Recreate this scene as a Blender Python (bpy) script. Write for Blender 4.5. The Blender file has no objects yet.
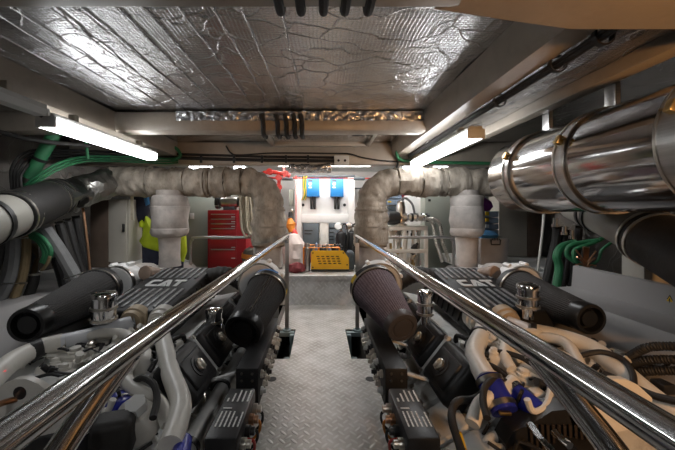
import bpy, bmesh, math, random
from mathutils import Vector as V, Matrix, noise

random.seed(7)
SC = bpy.context.scene
COL = SC.collection
H, F, CX, CY = 1.4, 320.0, 320.0, 212.0        # eye height, focal length in pixels, principal point


def P(px, py, Y):
    """world point at depth Y seen at photo position (px, py)"""
    return V(((px - CX) / F * Y, Y, H - (py - CY) / F * Y))


# ------------------------------------------------------------------ materials
MATS = {}


def mat(name, col, rough=0.5, metal=0.0, var=0.15, scale=8.0, bump=0.0, bscale=40.0, dirt_shade=0.0, dirt_shade_col=(0.05, 0.04, 0.03),
        emit=0.0, aniso=None, coat=0.0, spec=0.5):
    if name in MATS:
        return MATS[name]
    m = bpy.data.materials.new(name)
    m.use_nodes = True
    nt = m.node_tree
    N, L = nt.nodes, nt.links
    b = N['Principled BSDF']
    tc = N.new('ShaderNodeTexCoord')
    src = tc.outputs['Object']
    if aniso:
        mp = N.new('ShaderNodeMapping')
        mp.inputs['Scale'].default_value = aniso
        L.new(src, mp.inputs['Vector'])
        src = mp.outputs['Vector']
    c = (*col, 1)
    if var or dirt_shade:
        nz = N.new('ShaderNodeTexNoise')
        nz.inputs['Scale'].default_value = scale
        nz.inputs['Detail'].default_value = 5
        L.new(src, nz.inputs['Vector'])
        rp = N.new('ShaderNodeValToRGB')
        rp.color_ramp.elements[0].position = 0.3
        rp.color_ramp.elements[1].position = 0.7
        rp.color_ramp.elements[0].color = tuple(max(0, x * (1 - var)) for x in col) + (1,)
        rp.color_ramp.elements[1].color = tuple(min(1, x * (1 + var)) for x in col) + (1,)
        L.new(nz.outputs['Fac'], rp.inputs['Fac'])
        out = rp.outputs['Color']
        if dirt_shade:
            n2 = N.new('ShaderNodeTexNoise')
            n2.inputs['Scale'].default_value = scale * 2.3
            n2.inputs['Detail'].default_value = 8
            n2.inputs['Roughness'].default_value = 0.7
            L.new(src, n2.inputs['Vector'])
            r2 = N.new('ShaderNodeValToRGB')
            r2.color_ramp.elements[0].position = 0.5
            r2.color_ramp.elements[1].position = 0.72
            r2.color_ramp.elements[0].color = (0, 0, 0, 1)
            r2.color_ramp.elements[1].color = (dirt_shade, dirt_shade, dirt_shade, 1)
            L.new(n2.outputs['Fac'], r2.inputs['Fac'])
            mx = N.new('ShaderNodeMix')
            mx.data_type = 'RGBA'
            L.new(r2.outputs['Color'], mx.inputs[0])
            L.new(out, mx.inputs[6])
            mx.inputs[7].default_value = (*dirt_shade_col, 1)
            out = mx.outputs[2]
        L.new(out, b.inputs['Base Color'])
    else:
        b.inputs['Base Color'].default_value = c
    b.inputs['Roughness'].default_value = rough
    b.inputs['Metallic'].default_value = metal
    b.inputs['Specular IOR Level'].default_value = spec
    b.inputs['Coat Weight'].default_value = coat
    if bump:
        n3 = N.new('ShaderNodeTexNoise')
        n3.inputs['Scale'].default_value = bscale
        n3.inputs['Detail'].default_value = 6
        L.new(src, n3.inputs['Vector'])
        bp = N.new('ShaderNodeBump')
        bp.inputs['Strength'].default_value = bump
        bp.inputs['Distance'].default_value = 0.01
        L.new(n3.outputs['Fac'], bp.inputs['Height'])
        L.new(bp.outputs['Normal'], b.inputs['Normal'])
    if emit:
        b.inputs['Emission Color'].default_value = c
        b.inputs['Emission Strength'].default_value = emit
    MATS[name] = m
    return m


def math_node(N, L, op, a, b=None, c=None):
    n = N.new('ShaderNodeMath')
    n.operation = op
    for i, x in enumerate((a, b, c)):
        if x is None:
            continue
        if isinstance(x, (int, float)):
            n.inputs[i].default_value = x
        else:
            L.new(x, n.inputs[i])
    return n.outputs[0]


def mat_tread(name, axes, pitch=0.052, col=(0.54, 0.525, 0.50), worn=.38, metal=.45):
    """five-bar style aluminium tread plate: raised lozenges in alternating directions, as bump"""
    m = bpy.data.materials.new(name)
    m.use_nodes = True
    N, L = m.node_tree.nodes, m.node_tree.links
    b = N['Principled BSDF']
    tc = N.new('ShaderNodeTexCoord')
    sp = N.new('ShaderNodeSeparateXYZ')
    L.new(tc.outputs['Object'], sp.inputs[0])
    u0, v0 = sp.outputs[axes[0]], sp.outputs[axes[1]]
    f = lambda op, a, b_=None, c_=None: math_node(N, L, op, a, b_, c_)
    k = 0.7071 / pitch
    u = f('MULTIPLY', f('ADD', u0, v0), k)
    v = f('MULTIPLY', f('SUBTRACT', u0, v0), k)
    cu, cv = f('FLOOR', u), f('FLOOR', v)
    par = f('ABSOLUTE', f('MODULO', f('ADD', cu, cv), 2.0))
    fu = f('SUBTRACT', f('SUBTRACT', u, cu), 0.5)
    fv = f('SUBTRACT', f('SUBTRACT', v, cv), 0.5)
    au, av = f('ABSOLUTE', fu), f('ABSOLUTE', fv)

    def loz(a, c):
        e = f('ADD', f('POWER', f('DIVIDE', a, 0.62), 2.0), f('POWER', f('DIVIDE', c, 0.2), 2.0))
        return f('MAXIMUM', f('SUBTRACT', 1.0, e), 0.0)
    h1, h2 = loz(au, av), loz(av, au)
    hh = f('ADD', f('MULTIPLY', h1, par), f('MULTIPLY', h2, f('SUBTRACT', 1.0, par)))
    hh = f('POWER', hh, 0.6)
    nz = N.new('ShaderNodeTexNoise')
    nz.inputs['Scale'].default_value = 5
    nz.inputs['Detail'].default_value = 6
    L.new(tc.outputs['Object'], nz.inputs['Vector'])
    rp = N.new('ShaderNodeValToRGB')
    rp.color_ramp.elements[0].position = 0.3
    rp.color_ramp.elements[1].position = 0.7
    rp.color_ramp.elements[0].color = (col[0] * .72, col[1] * .7, col[2] * .66, 1)
    rp.color_ramp.elements[1].color = (col[0] * 1.15, col[1] * 1.15, col[2] * 1.15, 1)
    L.new(nz.outputs['Fac'], rp.inputs['Fac'])
    mx = N.new('ShaderNodeMix')
    mx.data_type = 'RGBA'
    L.new(f('MULTIPLY', hh, worn), mx.inputs[0])
    L.new(rp.outputs['Color'], mx.inputs[6])
    mx.inputs[7].default_value = (0.78, 0.78, 0.77, 1)      # lozenge tops worn bright
    L.new(mx.outputs[2], b.inputs['Base Color'])
    b.inputs['Metallic'].default_value = metal
    L.new(f('SUBTRACT', 0.5, f('MULTIPLY', hh, 0.15)), b.inputs['Roughness'])
    bp = N.new('ShaderNodeBump')
    bp.inputs['Strength'].default_value = 0.6
    bp.inputs['Distance'].default_value = 0.004
    L.new(hh, bp.inputs['Height'])
    L.new(bp.outputs['Normal'], b.inputs['Normal'])
    MATS[name] = m
    return m


def mat_foil(name, rough=0.23, col=(0.74, 0.74, 0.75), tint_dirt=0.25):
    """scrim-reinforced aluminium foil facing: fine woven grid and crinkles as bump"""
    m = bpy.data.materials.new(name)
    m.use_nodes = True
    N, L = m.node_tree.nodes, m.node_tree.links
    b = N['Principled BSDF']
    tc = N.new('ShaderNodeTexCoord')
    f = lambda op, a, b_=None, c_=None: math_node(N, L, op, a, b_, c_)
    sp = N.new('ShaderNodeSeparateXYZ')
    L.new(tc.outputs['Object'], sp.inputs[0])
    x, y, z = sp.outputs
    pitch = 0.02

    def thread(c):
        d = f('ABSOLUTE', f('SUBTRACT', f('FRACT', f('DIVIDE', c, pitch)), 0.5))
        return f('MAXIMUM', f('SUBTRACT', 1.0, f('DIVIDE', d, 0.16)), 0.0)
    grid = f('MAXIMUM', thread(f('ADD', x, z)), thread(y))
    n1 = N.new('ShaderNodeTexNoise')
    n1.inputs['Scale'].default_value = 7
    n1.inputs['Detail'].default_value = 9
    n1.inputs['Roughness'].default_value = 0.62
    mp = N.new('ShaderNodeMapping')
    mp.inputs['Scale'].default_value = (0.7, 1.6, 1.0)
    L.new(tc.outputs['Object'], mp.inputs['Vector'])
    L.new(mp.outputs['Vector'], n1.inputs['Vector'])
    vo = N.new('ShaderNodeTexVoronoi')
    vo.feature = 'DISTANCE_TO_EDGE'
    vo.inputs['Scale'].default_value = 3.2
    wv = N.new('ShaderNodeTexNoise')
    wv.inputs['Scale'].default_value = 2.0
    L.new(tc.outputs['Object'], wv.inputs['Vector'])
    va = N.new('ShaderNodeVectorMath')
    va.operation = 'ADD'
    L.new(mp.outputs['Vector'], va.inputs[0])
    L.new(wv.outputs['Color'], va.inputs[1])
    L.new(va.outputs[0], vo.inputs['Vector'])
    crease = f('MAXIMUM', f('SUBTRACT', 1.0, f('DIVIDE', vo.outputs['Distance'], 0.035)), 0.0)
    hgt = f('ADD', f('ADD', f('MULTIPLY', grid, 0.13), f('MULTIPLY', n1.outputs['Fac'], .8)), f('MULTIPLY', crease, 0.6))
    bp = N.new('ShaderNodeBump')
    bp.inputs['Strength'].default_value = 0.8
    bp.inputs['Distance'].default_value = 0.008
    L.new(hgt, bp.inputs['Height'])
    L.new(bp.outputs['Normal'], b.inputs['Normal'])
    n2 = N.new('ShaderNodeTexNoise')
    n2.inputs['Scale'].default_value = 1.7
    n2.inputs['Detail'].default_value = 6
    L.new(tc.outputs['Object'], n2.inputs['Vector'])
    rp = N.new('ShaderNodeValToRGB')
    rp.color_ramp.elements[0].position = 0.35
    rp.color_ramp.elements[1].position = 0.65
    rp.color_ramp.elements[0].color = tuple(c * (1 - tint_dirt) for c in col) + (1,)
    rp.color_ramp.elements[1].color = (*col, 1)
    L.new(n2.outputs['Fac'], rp.inputs['Fac'])
    L.new(rp.outputs['Color'], b.inputs['Base Color'])
    b.inputs['Metallic'].default_value = 1.0
    b.inputs['Roughness'].default_value = rough
    MATS[name] = m
    return m


# palette
CREAM = mat('cream_enamel', (0.76, 0.73, 0.67), 0.38, var=0.06, scale=3, dirt_shade=0.22, dirt_shade_col=(0.25, 0.21, 0.16), bump=0.05)
ENG = mat('engine_enamel', (0.66, 0.66, 0.64), 0.42, var=0.12, scale=5, dirt_shade=0.5, dirt_shade_col=(0.16, 0.14, 0.12), bump=0.1, bscale=20)
WHITE = mat('white_paint', (0.84, 0.83, 0.81), 0.4, var=0.05, scale=2, dirt_shade=0.15, dirt_shade_col=(0.4, 0.36, 0.32))
TANK = mat('tank_paint', (0.40, 0.385, 0.38), 0.42, var=0.06, scale=2, dirt_shade=0.15, dirt_shade_col=(0.35, 0.32, 0.3))
BEAM = mat('beam_paint', (0.46, 0.40, 0.33), 0.36, var=0.1, scale=4, dirt_shade=0.25, dirt_shade_col=(0.2, 0.16, 0.12), bump=0.12, bscale=12)
BULK = mat('bulkhead_paint', (0.30, 0.28, 0.25), 0.6, var=0.15, scale=2, dirt_shade=0.3)
BILGE = mat('bilge_paint', (0.10, 0.09, 0.08), 0.6, var=0.3, scale=3)
BLACK = mat('black_plastic', (0.014, 0.014, 0.015), 0.42, var=0.2, bump=0.06, bscale=60)
SATIN = mat('black_satin', (0.013, 0.013, 0.014), 0.45, var=0.15, bump=0.05, bscale=30, spec=.35)
GLOSS = mat('black_gloss_cap', (0.012, 0.012, 0.012), 0.32, var=0.1)
RUBBER = mat('black_rubber', (0.016, 0.0145, 0.0135), 0.62, var=0.25, scale=14, bump=0.15, bscale=50)
STEEL = mat('polished_stainless', (0.60, 0.595, 0.59), 0.10, 1.0, var=0)
BRUSH = mat('brushed_stainless', (0.55, 0.54, 0.53), 0.3, 1.0, var=0.12, aniso=(1, 1, 30), scale=6)
CHROME = mat('chrome', (0.72, 0.72, 0.73), 0.07, 1.0, var=0)
SILVER = mat('silencer_sheet', (0.52, 0.51, 0.51), 0.12, 1.0, var=0.2, scale=5, bump=0.06, bscale=6, aniso=(3, 0.6, 3))
CLAMP = mat('clamp_steel', (0.58, 0.55, 0.50), 0.28, 1.0, var=0.2)
COPPER = mat('copper_fitting', (0.58, 0.33, 0.2), 0.3, 1.0, var=0.2)
LAG = mat('lagging_cloth', (0.40, 0.35, 0.29), 0.8, var=0.35, scale=7, bump=1.0, bscale=9, dirt_shade=0.7, dirt_shade_col=(0.15, 0.12, 0.09), aniso=(1.6, 1, .8))  # wrinkle highlights and shade are mixed into this colour as noise
LAGSEAM = mat('lagging_seam', (0.34, 0.30, 0.25), 0.85, var=0.2, bump=0.6, bscale=40)
LAGP = mat('lagging_cloth_pale', (0.47, 0.43, 0.40), 0.8, var=0.2, scale=8, bump=0.9, bscale=10, dirt_shade=0.25, dirt_shade_col=(0.25, 0.2, 0.16))
GREYP = mat('grey_pipe', (0.30, 0.285, 0.25), 0.5, var=0.08, scale=4, bump=0.05)
COOL = mat('grey_coolant_pipe', (0.6, 0.6, 0.59), 0.4, var=0.1)
GREEN = mat('green_hose', (0.035, 0.20, 0.085), 0.5, var=0.2, scale=10)
GREYH = mat('grey_hose', (0.17, 0.17, 0.17), 0.6, var=0.15, scale=12)
BROWNH = mat('tan_hose', (0.26, 0.19, 0.10), 0.55, var=0.2, scale=10)
BLUE = mat('blue_silicone', (0.02, 0.03, 0.34), 0.35, var=0.12, scale=10)
RED = mat('red_enamel', (0.38, 0.015, 0.022), 0.38, var=0.08, scale=3)
REDP = mat('red_pipe', (0.55, 0.035, 0.025), 0.4, var=0.1)
YEL = mat('yellow_panel', (0.80, 0.42, 0.02), 0.42, var=0.06, scale=4)
ORANGE = mat('orange_paint', (0.75, 0.25, 0.03), 0.5, var=0.12)
INV = mat('blue_enamel', (0.02, 0.22, 0.55), 0.4, var=0.05)
BATT = mat('dark_grey_case', (0.06, 0.075, 0.085), 0.5, var=0.1)
CAB = mat('cabinet_beige', (0.50, 0.47, 0.41), 0.5, var=0.05, scale=2)
CABG = mat('cabinet_grey_green', (0.34, 0.36, 0.31), 0.5, var=0.06, scale=2)
CABB = mat('cabinet_brown_edge', (0.14, 0.10, 0.075), 0.6, var=0.15)
HIVIS = mat('hi_vis_cloth', (0.48, 0.60, 0.02), 0.8, var=0.15, scale=8, bump=0.3, bscale=20)
NAVY = mat('navy_cloth', (0.018, 0.02, 0.04), 0.9, var=0.3, bump=0.4, bscale=20)
BLUEC = mat('blue_cloth', (0.05, 0.2, 0.42), 0.85, var=0.2)
MAROON = mat('maroon_cloth', (0.17, 0.03, 0.035), 0.85, var=0.25, bump=0.5, bscale=14)
WCLOTH = mat('white_cloth', (0.70, 0.62, 0.58), 0.85, var=0.15, bump=0.5, bscale=12)
ROPE = mat('cream_hose', (0.55, 0.49, 0.38), 0.7, var=0.15, scale=20)
CRATE = mat('blue_grey_plastic', (0.22, 0.28, 0.37), 0.45, var=0.1)
CRATE2 = mat('grey_bin_plastic', (0.27, 0.25, 0.24), 0.5, var=0.1)
CLEAR = mat('bluish_bin_plastic', (0.16, 0.24, 0.42), 0.3, var=0.2)
PURPLE = mat('purple_cloth', (0.16, 0.03, 0.2), 0.8, var=0.2)
SIGNY = mat('sign_yellow', (0.75, 0.50, 0.02), 0.5, var=0.03)
GREYTXT = mat('light_grey_print', (0.55, 0.55, 0.54), 0.5, var=0.08, scale=30)
PLATE = mat('white_label', (0.7, 0.7, 0.68), 0.5, var=0.03)
CAPG = mat('dark_grey_cap', (0.085, 0.08, 0.085), 0.4, var=0.1)
FILTP = mat('filter_mesh_purple', (0.16, 0.125, 0.15), 0.75, var=0.2, scale=30, bump=0.5, bscale=160)
FILTD = mat('filter_mesh_dark', (0.02, 0.018, 0.017), 0.7, var=0.2, scale=30, bump=0.5, bscale=160)
TEAL = mat('teal_grey_steel', (0.19, 0.25, 0.26), 0.45, var=0.15)
BRASS = mat('brass_fitting', (0.6, 0.42, 0.18), 0.3, 1.0, var=0.2)
LEDRED = mat('red_led', (1.0, 0.02, 0.02), 0.4, var=0, emit=6)
TUBE = mat('tube_light_glow', (0.97, 0.985, 1.0), 0.4, var=0, emit=17)
TUBEB = mat('aft_fill_glow', (1.0, 0.97, 0.94), 0.4, var=0, emit=30)  # glow of the two hidden tubes added aft
TUBEF = mat('forward_fill_glow', (0.97, 0.985, 1.0), 0.4, var=0, emit=16)  # glow of the tubes added behind the viewer
WARMG = mat('warm_lamp_glow', (1.0, 0.50, 0.16), 0.4, var=0, emit=60)
DIFF = mat('light_housing', (0.6, 0.58, 0.55), 0.45, var=0.05)
TREAD = mat_tread('tread_plate', ('X', 'Y'))
TREADV = mat_tread('tread_plate_riser', ('X', 'Z'), pitch=0.07, col=(0.72, 0.72, 0.73), worn=.8, metal=.25)
FOIL = mat_foil('foil_facing')
FOILW = mat_foil('foil_wrap', 0.3, (0.5, 0.49, 0.47), 0.4)
FOILD = mat_foil('foil_facing_hull', 0.35, (0.2, 0.19, 0.175), 0.5)  # darkened foil copy, with the shade beside the hull put into its colour


# ------------------------------------------------------------------ scene graph
LOC = {}


def root(name, label, cat, loc, group=None):
    o = bpy.data.objects.new(name, None)
    COL.objects.link(o)
    o.empty_display_size = 0.1
    o.location = loc
    LOC[o.name] = V(loc)
    tag(o, label, cat, group)
    return o


def tag(o, label=None, cat=None, group=None, kind=None):
    if label:
        o['label'] = label
    if cat:
        o['category'] = cat
    if group:
        o['group'] = group
    if kind:
        o['kind'] = kind
    return o


def copy_tree(o, delta, label=None, parent=None):
    c = o.copy()
    COL.objects.link(c)
    if parent is not None:
        c.parent = parent
    else:
        c.location = V(o.location) + V(delta)
        LOC[c.name] = V(c.location)
        if label:
            c['label'] = label
    for ch in [x for x in COL.objects if x.parent == o]:
        copy_tree(ch, delta, None, c)
    return c


def frame(d, up=V((0, 0, 1))):
    d = d.normalized()
    if abs(d.dot(up)) > 0.98:
        up = V((0, 1, 0))
    x = d.cross(up).normalized()
    y = x.cross(d).normalized()
    return x, y, d


def smooth_path(pts, n=8):
    pts = [V(p) for p in pts]
    if len(pts) < 3:
        return pts, [i for i in range(len(pts))]
    out, par = [], []
    for i in range(len(pts) - 1):
        p0 = pts[max(i - 1, 0)]
        p1, p2 = pts[i], pts[i + 1]
        p3 = pts[min(i + 2, len(pts) - 1)]
        if i == 0:
            p0 = p1 * 2 - p2
        if i + 2 >= len(pts):
            p3 = p2 * 2 - p1
        for k in range(n):
            t = k / n
            out.append(0.5 * ((2 * p1) + (p2 - p0) * t + (2 * p0 - 5 * p1 + 4 * p2 - p3) * t * t + (3 * p1 - p0 - 3 * p2 + p3) * t ** 3))
            par.append(i + t)
    out.append(pts[-1])
    par.append(len(pts) - 1)
    return out, par


class MB:
    def __init__(self):
        self.bm = bmesh.new()

    def _mi(self, faces, m):
        for f in faces:
            f.material_index = m

    def box(self, c, size, rot=None, bevel=0.0, m=0, seg=2):
        r = bmesh.ops.create_cube(self.bm, size=1.0)
        vs = r['verts']
        M = Matrix.Translation(V(c)) @ (rot.to_4x4() if rot else Matrix()) @ Matrix.Diagonal((*size, 1))
        bmesh.ops.transform(self.bm, matrix=M, verts=vs)
        fs = {f for v in vs for f in v.link_faces}
        if bevel:
            es = list({e for v in vs for e in v.link_edges})
            rb = bmesh.ops.bevel(self.bm, geom=es, offset=min(bevel, min(size) * 0.45), segments=seg, profile=0.5, affect='EDGES')
            fs = {f for f in fs if f.is_valid} | set(rb['faces'])
        self._mi(fs, m)
        return self

    def box2(self, lo, hi, bevel=0.0, m=0):
        lo, hi = V(lo), V(hi)
        return self.box((lo + hi) / 2, [abs(hi[i] - lo[i]) for i in range(3)], None, bevel, m)

    def hexa(self, p, m=0, bevel=0.0):
        """8 points: 4 around the bottom, then the 4 above them"""
        vs = [self.bm.verts.new(V(q)) for q in p]
        fs = [self.bm.faces.new([vs[i] for i in q]) for q in ((3, 2, 1, 0), (4, 5, 6, 7), (0, 1, 5, 4), (1, 2, 6, 5), (2, 3, 7, 6), (3, 0, 4, 7))]
        if bevel:
            es = list({e for f in fs for e in f.edges})
            rb = bmesh.ops.bevel(self.bm, geom=es, offset=bevel, segments=2, profile=0.5, affect='EDGES')
            fs = {f for f in fs if f.is_valid} | set(rb['faces'])
        self._mi(fs, m)
        return self

    def prism(self, poly, ext, m=0):
        """poly: 3-D points in one plane, ext: extrusion vector"""
        a = [self.bm.verts.new(V(q)) for q in poly]
        b = [self.bm.verts.new(V(q) + V(ext)) for q in poly]
        n = len(a)
        fs = [self.bm.faces.new(a), self.bm.faces.new(b[::-1])]
        for i in range(n):
            fs.append(self.bm.faces.new((a[i], b[i], b[(i + 1) % n], a[(i + 1) % n])))
        self._mi(fs, m)
        return self

    def tube(self, pts, r, seg=12, n=8, smooth=True, cap=True, m=0, wob=0.0, ridge=None, wscale=9.0, step=None):
        rad = r if isinstance(r, (list, tuple)) else None
        if step:
            pts0 = [V(p) for p in pts]
            tot = sum((pts0[i + 1] - pts0[i]).length for i in range(len(pts0) - 1))
            n = max(2, int(tot / step / max(1, len(pts0) - 1)))
            if len(pts0) == 2:
                k = max(2, int(tot / step))
                pts = [pts0[0].lerp(pts0[1], i / k) for i in range(k + 1)]
                if rad:
                    rad = [rad[0] + (rad[1] - rad[0]) * i / k for i in range(k + 1)]
                smooth = False
        if smooth:
            path, par = smooth_path(pts, n)
        else:
            path, par = [V(p) for p in pts], list(range(len(pts)))

        def rr(t):
            if not rad:
                return r
            i = min(int(t), len(rad) - 2)
            return rad[i] + (rad[i + 1] - rad[i]) * (t - i)
        rings = []
        x = None
        s = 0.0
        for i, p in enumerate(path):
            d = (path[min(i + 1, len(path) - 1)] - path[max(i - 1, 0)])
            if d.length < 1e-9:
                d = V((0, 1, 0))
            d.normalize()
            if i:
                s += (p - path[i - 1]).length
            if x is None:
                x, y, _ = frame(d)
            else:
                x = (x - d * x.dot(d)).normalized()
                y = d.cross(x)
            q = rr(par[i])
            if ridge:
                q += ridge[1] * (1 if (s / ridge[0]) % 1 < 0.5 else -1)
            ring = []
            for k in range(seg):
                a = 2 * math.pi * k / seg
                dr = x * math.cos(a) + y * math.sin(a)
                qq = q
                if wob:
                    qq = q * (1 + wob * noise.noise((p + dr * q) * wscale) + 0.4 * wob * noise.noise((p + dr * q) * wscale * 3))
                ring.append(self.bm.verts.new(p + dr * qq))
            rings.append(ring)
        fs = []
        for i in range(len(rings) - 1):
            for k in range(seg):
                fs.append(self.bm.faces.new((rings[i][k], rings[i][(k + 1) % seg], rings[i + 1][(k + 1) % seg], rings[i + 1][k])))
        if cap:
            fs.append(self.bm.faces.new(rings[0][::-1]))
            fs.append(self.bm.faces.new(rings[-1]))
        self._mi(fs, m)
        return self

    def lathe(self, p0, d, prof, seg=28, m=0, wob=0.0, wscale=9.0):
        """prof: (distance along d, radius) pairs; radius 0 closes"""
        p0 = V(p0)
        x, y, d = frame(V(d))
        rings = []
        for t, r in prof:
            c = p0 + d * t
            if r <= 1e-6:
                rings.append([self.bm.verts.new(c)])
            else:
                ring = []
                for k in range(seg):
                    a = 2 * math.pi * k / seg
                    dr = x * math.cos(a) + y * math.sin(a)
                    q = r * (1 + (wob * noise.noise((c + dr * r) * wscale) if wob else 0))
                    ring.append(self.bm.verts.new(c + dr * q))
                rings.append(ring)
        fs = []
        for i in range(len(rings) - 1):
            a, b = rings[i], rings[i + 1]
            for k in range(seg):
                k2 = (k + 1) % seg
                if len(a) == 1 and len(b) == 1:
                    continue
                if len(a) == 1:
                    fs.append(self.bm.faces.new((a[0], b[k2], b[k])))
                elif len(b) == 1:
                    fs.append(self.bm.faces.new((a[k], a[k2], b[0])))
                else:
                    fs.append(self.bm.faces.new((a[k], a[k2], b[k2], b[k])))
        for ring, rev in ((rings[0], True), (rings[-1], False)):
            if len(ring) > 1:
                fs.append(self.bm.faces.new(ring[::-1] if rev else ring))
        self._mi(fs, m)
        return self

    def ring(self, c, d, r, w, t, seg=28, m=0):
        """flat band of width w and thickness t around radius r"""
        c = V(c)
        x, y, d = frame(V(d))
        prof = [(-w / 2, r), (w / 2, r), (w / 2, r + t), (-w / 2, r + t)]
        rings = []
        for s, q in prof:
            rings.append([self.bm.verts.new(c + d * s + (x * math.cos(2 * math.pi * k / seg) + y * math.sin(2 * math.pi * k / seg)) * q) for k in range(seg)])
        fs = []
        for i in range(4):
            a, b = rings[i], rings[(i + 1) % 4]
            for k in range(seg):
                fs.append(self.bm.faces.new((a[k], a[(k + 1) % seg], b[(k + 1) % seg], b[k])))
        self._mi(fs, m)
        return self

    def grid(self, o, u, v, nu, nv, fn=None, m=0):
        o, u, v = V(o), V(u), V(v)
        g = []
        for j in range(nv + 1):
            row = []
            for i in range(nu + 1):
                p = o + u * (i / nu) + v * (j / nv)
                if fn:
                    p = p + V(fn(i / nu, j / nv))
                row.append(self.bm.verts.new(p))
            g.append(row)
        fs = [self.bm.faces.new((g[j][i], g[j][i + 1], g[j + 1][i + 1], g[j + 1][i])) for j in range(nv) for i in range(nu)]
        self._mi(fs, m)
        return self

    def build(self, name, mats, parent=None, label=None, sharp=35, solid=0.0):
        bm = self.bm
        bm.normal_update()
        bmesh.ops.recalc_face_normals(bm, faces=bm.faces)
        if parent is None:
            lo = V([min(v.co[i] for v in bm.verts) for i in range(3)])
            hi = V([max(v.co[i] for v in bm.verts) for i in range(3)])
            org = V(((lo.x + hi.x) / 2, (lo.y + hi.y) / 2, lo.z))
        else:
            org = LOC[parent.name]
        bmesh.ops.translate(bm, vec=-org, verts=bm.verts)
        me = bpy.data.meshes.new(name)
        bm.to_mesh(me)
        bm.free()
        for mm in (mats if isinstance(mats, (list, tuple)) else [mats]):
            me.materials.append(mm)
        me.polygons.foreach_set('use_smooth', [True] * len(me.polygons))
        me.set_sharp_from_angle(angle=math.radians(sharp))
        o = bpy.data.objects.new(name, me)
        COL.objects.link(o)
        if solid:
            md = o.modifiers.new('thickness', 'SOLIDIFY')
            md.thickness = solid
        if parent is None:
            o.location = org
            LOC[o.name] = org
        else:
            o.parent = parent
            LOC[o.name] = org
        if label:
            o['label'] = label
        return o


def struct(name, mb, m, **k):
    o = mb.build(name, m, **k)
    o['kind'] = 'structure'
    return o


def single(name, label, cat, mb, m, group=None, **k):
    return tag(mb.build(name, m, **k), label, cat, group)


def hose(name, label, cat, pts, r, m, group=None, seg=10, ridge=None, step=None):
    return single(name, label, cat, MB().tube(pts, r, seg=seg, ridge=ridge, step=step), m, group)
# =================================================================== the room
XL, XR, YB, YF, ZC = -3.3, 3.45, 7.3, -1.5, 2.32
DECKZ = 0.44           # raised aft platform
YS = 4.82              # its riser


def crumple(amp):
    def fn(u, v):
        q = V((u * 16, v * 26, 3.1))
        return (0, 0, amp * (noise.noise(q * 0.5) + 0.6 * noise.noise(q * 1.3) + 0.35 * noise.noise(q * 3.1)))
    return fn


# walkway plate with its two notches
mb = MB()
for lo, hi in (((-.29, YF, -.012), (.30, YS, 0)), ((-.47, YF, -.012), (-.29, 3.05, 0)), ((-.50, 3.82, -.012), (-.29, YS, 0)),
               ((.30, YF, -.012), (.47, 3.05, 0)), ((.30, 3.82, -.012), (.55, YS, 0))):
    mb.box2(lo, hi)
struct('floor', mb, TREAD)
struct('floor_bilge', MB().box2((XL, YF, -.62), (XR, YS, -.6)), BILGE)
struct('floor_platform', MB().box2((XL, YS + .02, DECKZ - .03), (XR, YB, DECKZ)), TREAD)
mb = MB().box2((-.62, YS, 0), (.70, YS + .02, DECKZ)).box2((-.62, YS - .012, DECKZ - .03), (.70, YS + .03, DECKZ + .004), .004)
struct('trim_step_riser', mb, TREADV)
struct('trim_bulkhead_left', MB().box2((XL, YS, -.6), (-.62, YS + .02, DECKZ)), BULK)
struct('trim_bulkhead_right', MB().box2((.70, YS, -.6), (XR, YS + .02, DECKZ)), BULK)
for nm, x0, x1 in (('left', -.56, -.47), ('right', .47, .56)):
    struct('trim_walkway_bearer_' + nm, MB().box2((x0, YF, -.6), (x1 - .04 if nm == 'left' else x1, YS, -.012)), BILGE)
# ceiling: crinkled foil-faced panels above the deck beams
struct('ceiling', MB().grid((XL, YF, ZC), (XR - XL, 0, 0), (0, YS + .2 - YF, 0), 150, 160, crumple(.011)), FOIL, solid=-.02)
struct('ceiling_aft', MB().box2((XL, YS + .2, ZC), (XR, YB, ZC + .02)), WHITE)
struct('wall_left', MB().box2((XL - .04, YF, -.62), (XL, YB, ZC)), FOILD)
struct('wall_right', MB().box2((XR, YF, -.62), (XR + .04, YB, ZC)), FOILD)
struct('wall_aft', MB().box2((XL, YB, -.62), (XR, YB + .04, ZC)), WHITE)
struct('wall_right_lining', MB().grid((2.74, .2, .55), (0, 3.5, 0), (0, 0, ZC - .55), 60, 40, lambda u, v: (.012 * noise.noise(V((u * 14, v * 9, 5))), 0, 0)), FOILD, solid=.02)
struct('wall_forward', MB().box2((XL, YF - .04, -.62), (XR, YF, ZC)), BULK)
# painted deck beams
n = 1
for lo, hi, bv in (((XL, .80, 1.4 + .70), (XR, 1.10, ZC), .012),
                   ((XL, 2.90, 1.4 + .73), (.98, 3.08, ZC), .045),
                   ((XL, 4.20, 1.4 + .62), (XR, 4.36, ZC), .02),
                   ((-2.12, YF, 1.4 + .725), (-1.86, .80, ZC), .012),
                   ((-2.12, 1.10, 1.4 + .725), (-1.86, 4.20, ZC), .02),
                   ((1.51, 1.10, 1.4 + .70), (1.61, 4.20, 1.4 + .80), .012)):
    struct(f'trim_{n}', MB().box2(lo, hi, bv), BEAM)
    n += 1
# right longitudinal beam with its chamfered inner edge
poly = [(.94, ZC), (.94, 1.4 + .80), (.985, 1.4 + .735), (1.12, 1.4 + .735), (1.12, ZC)]
struct('trim_7', MB().prism([(x, 1.10, z) for x, z in poly], (0, 3.1, 0)), BEAM)
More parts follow.
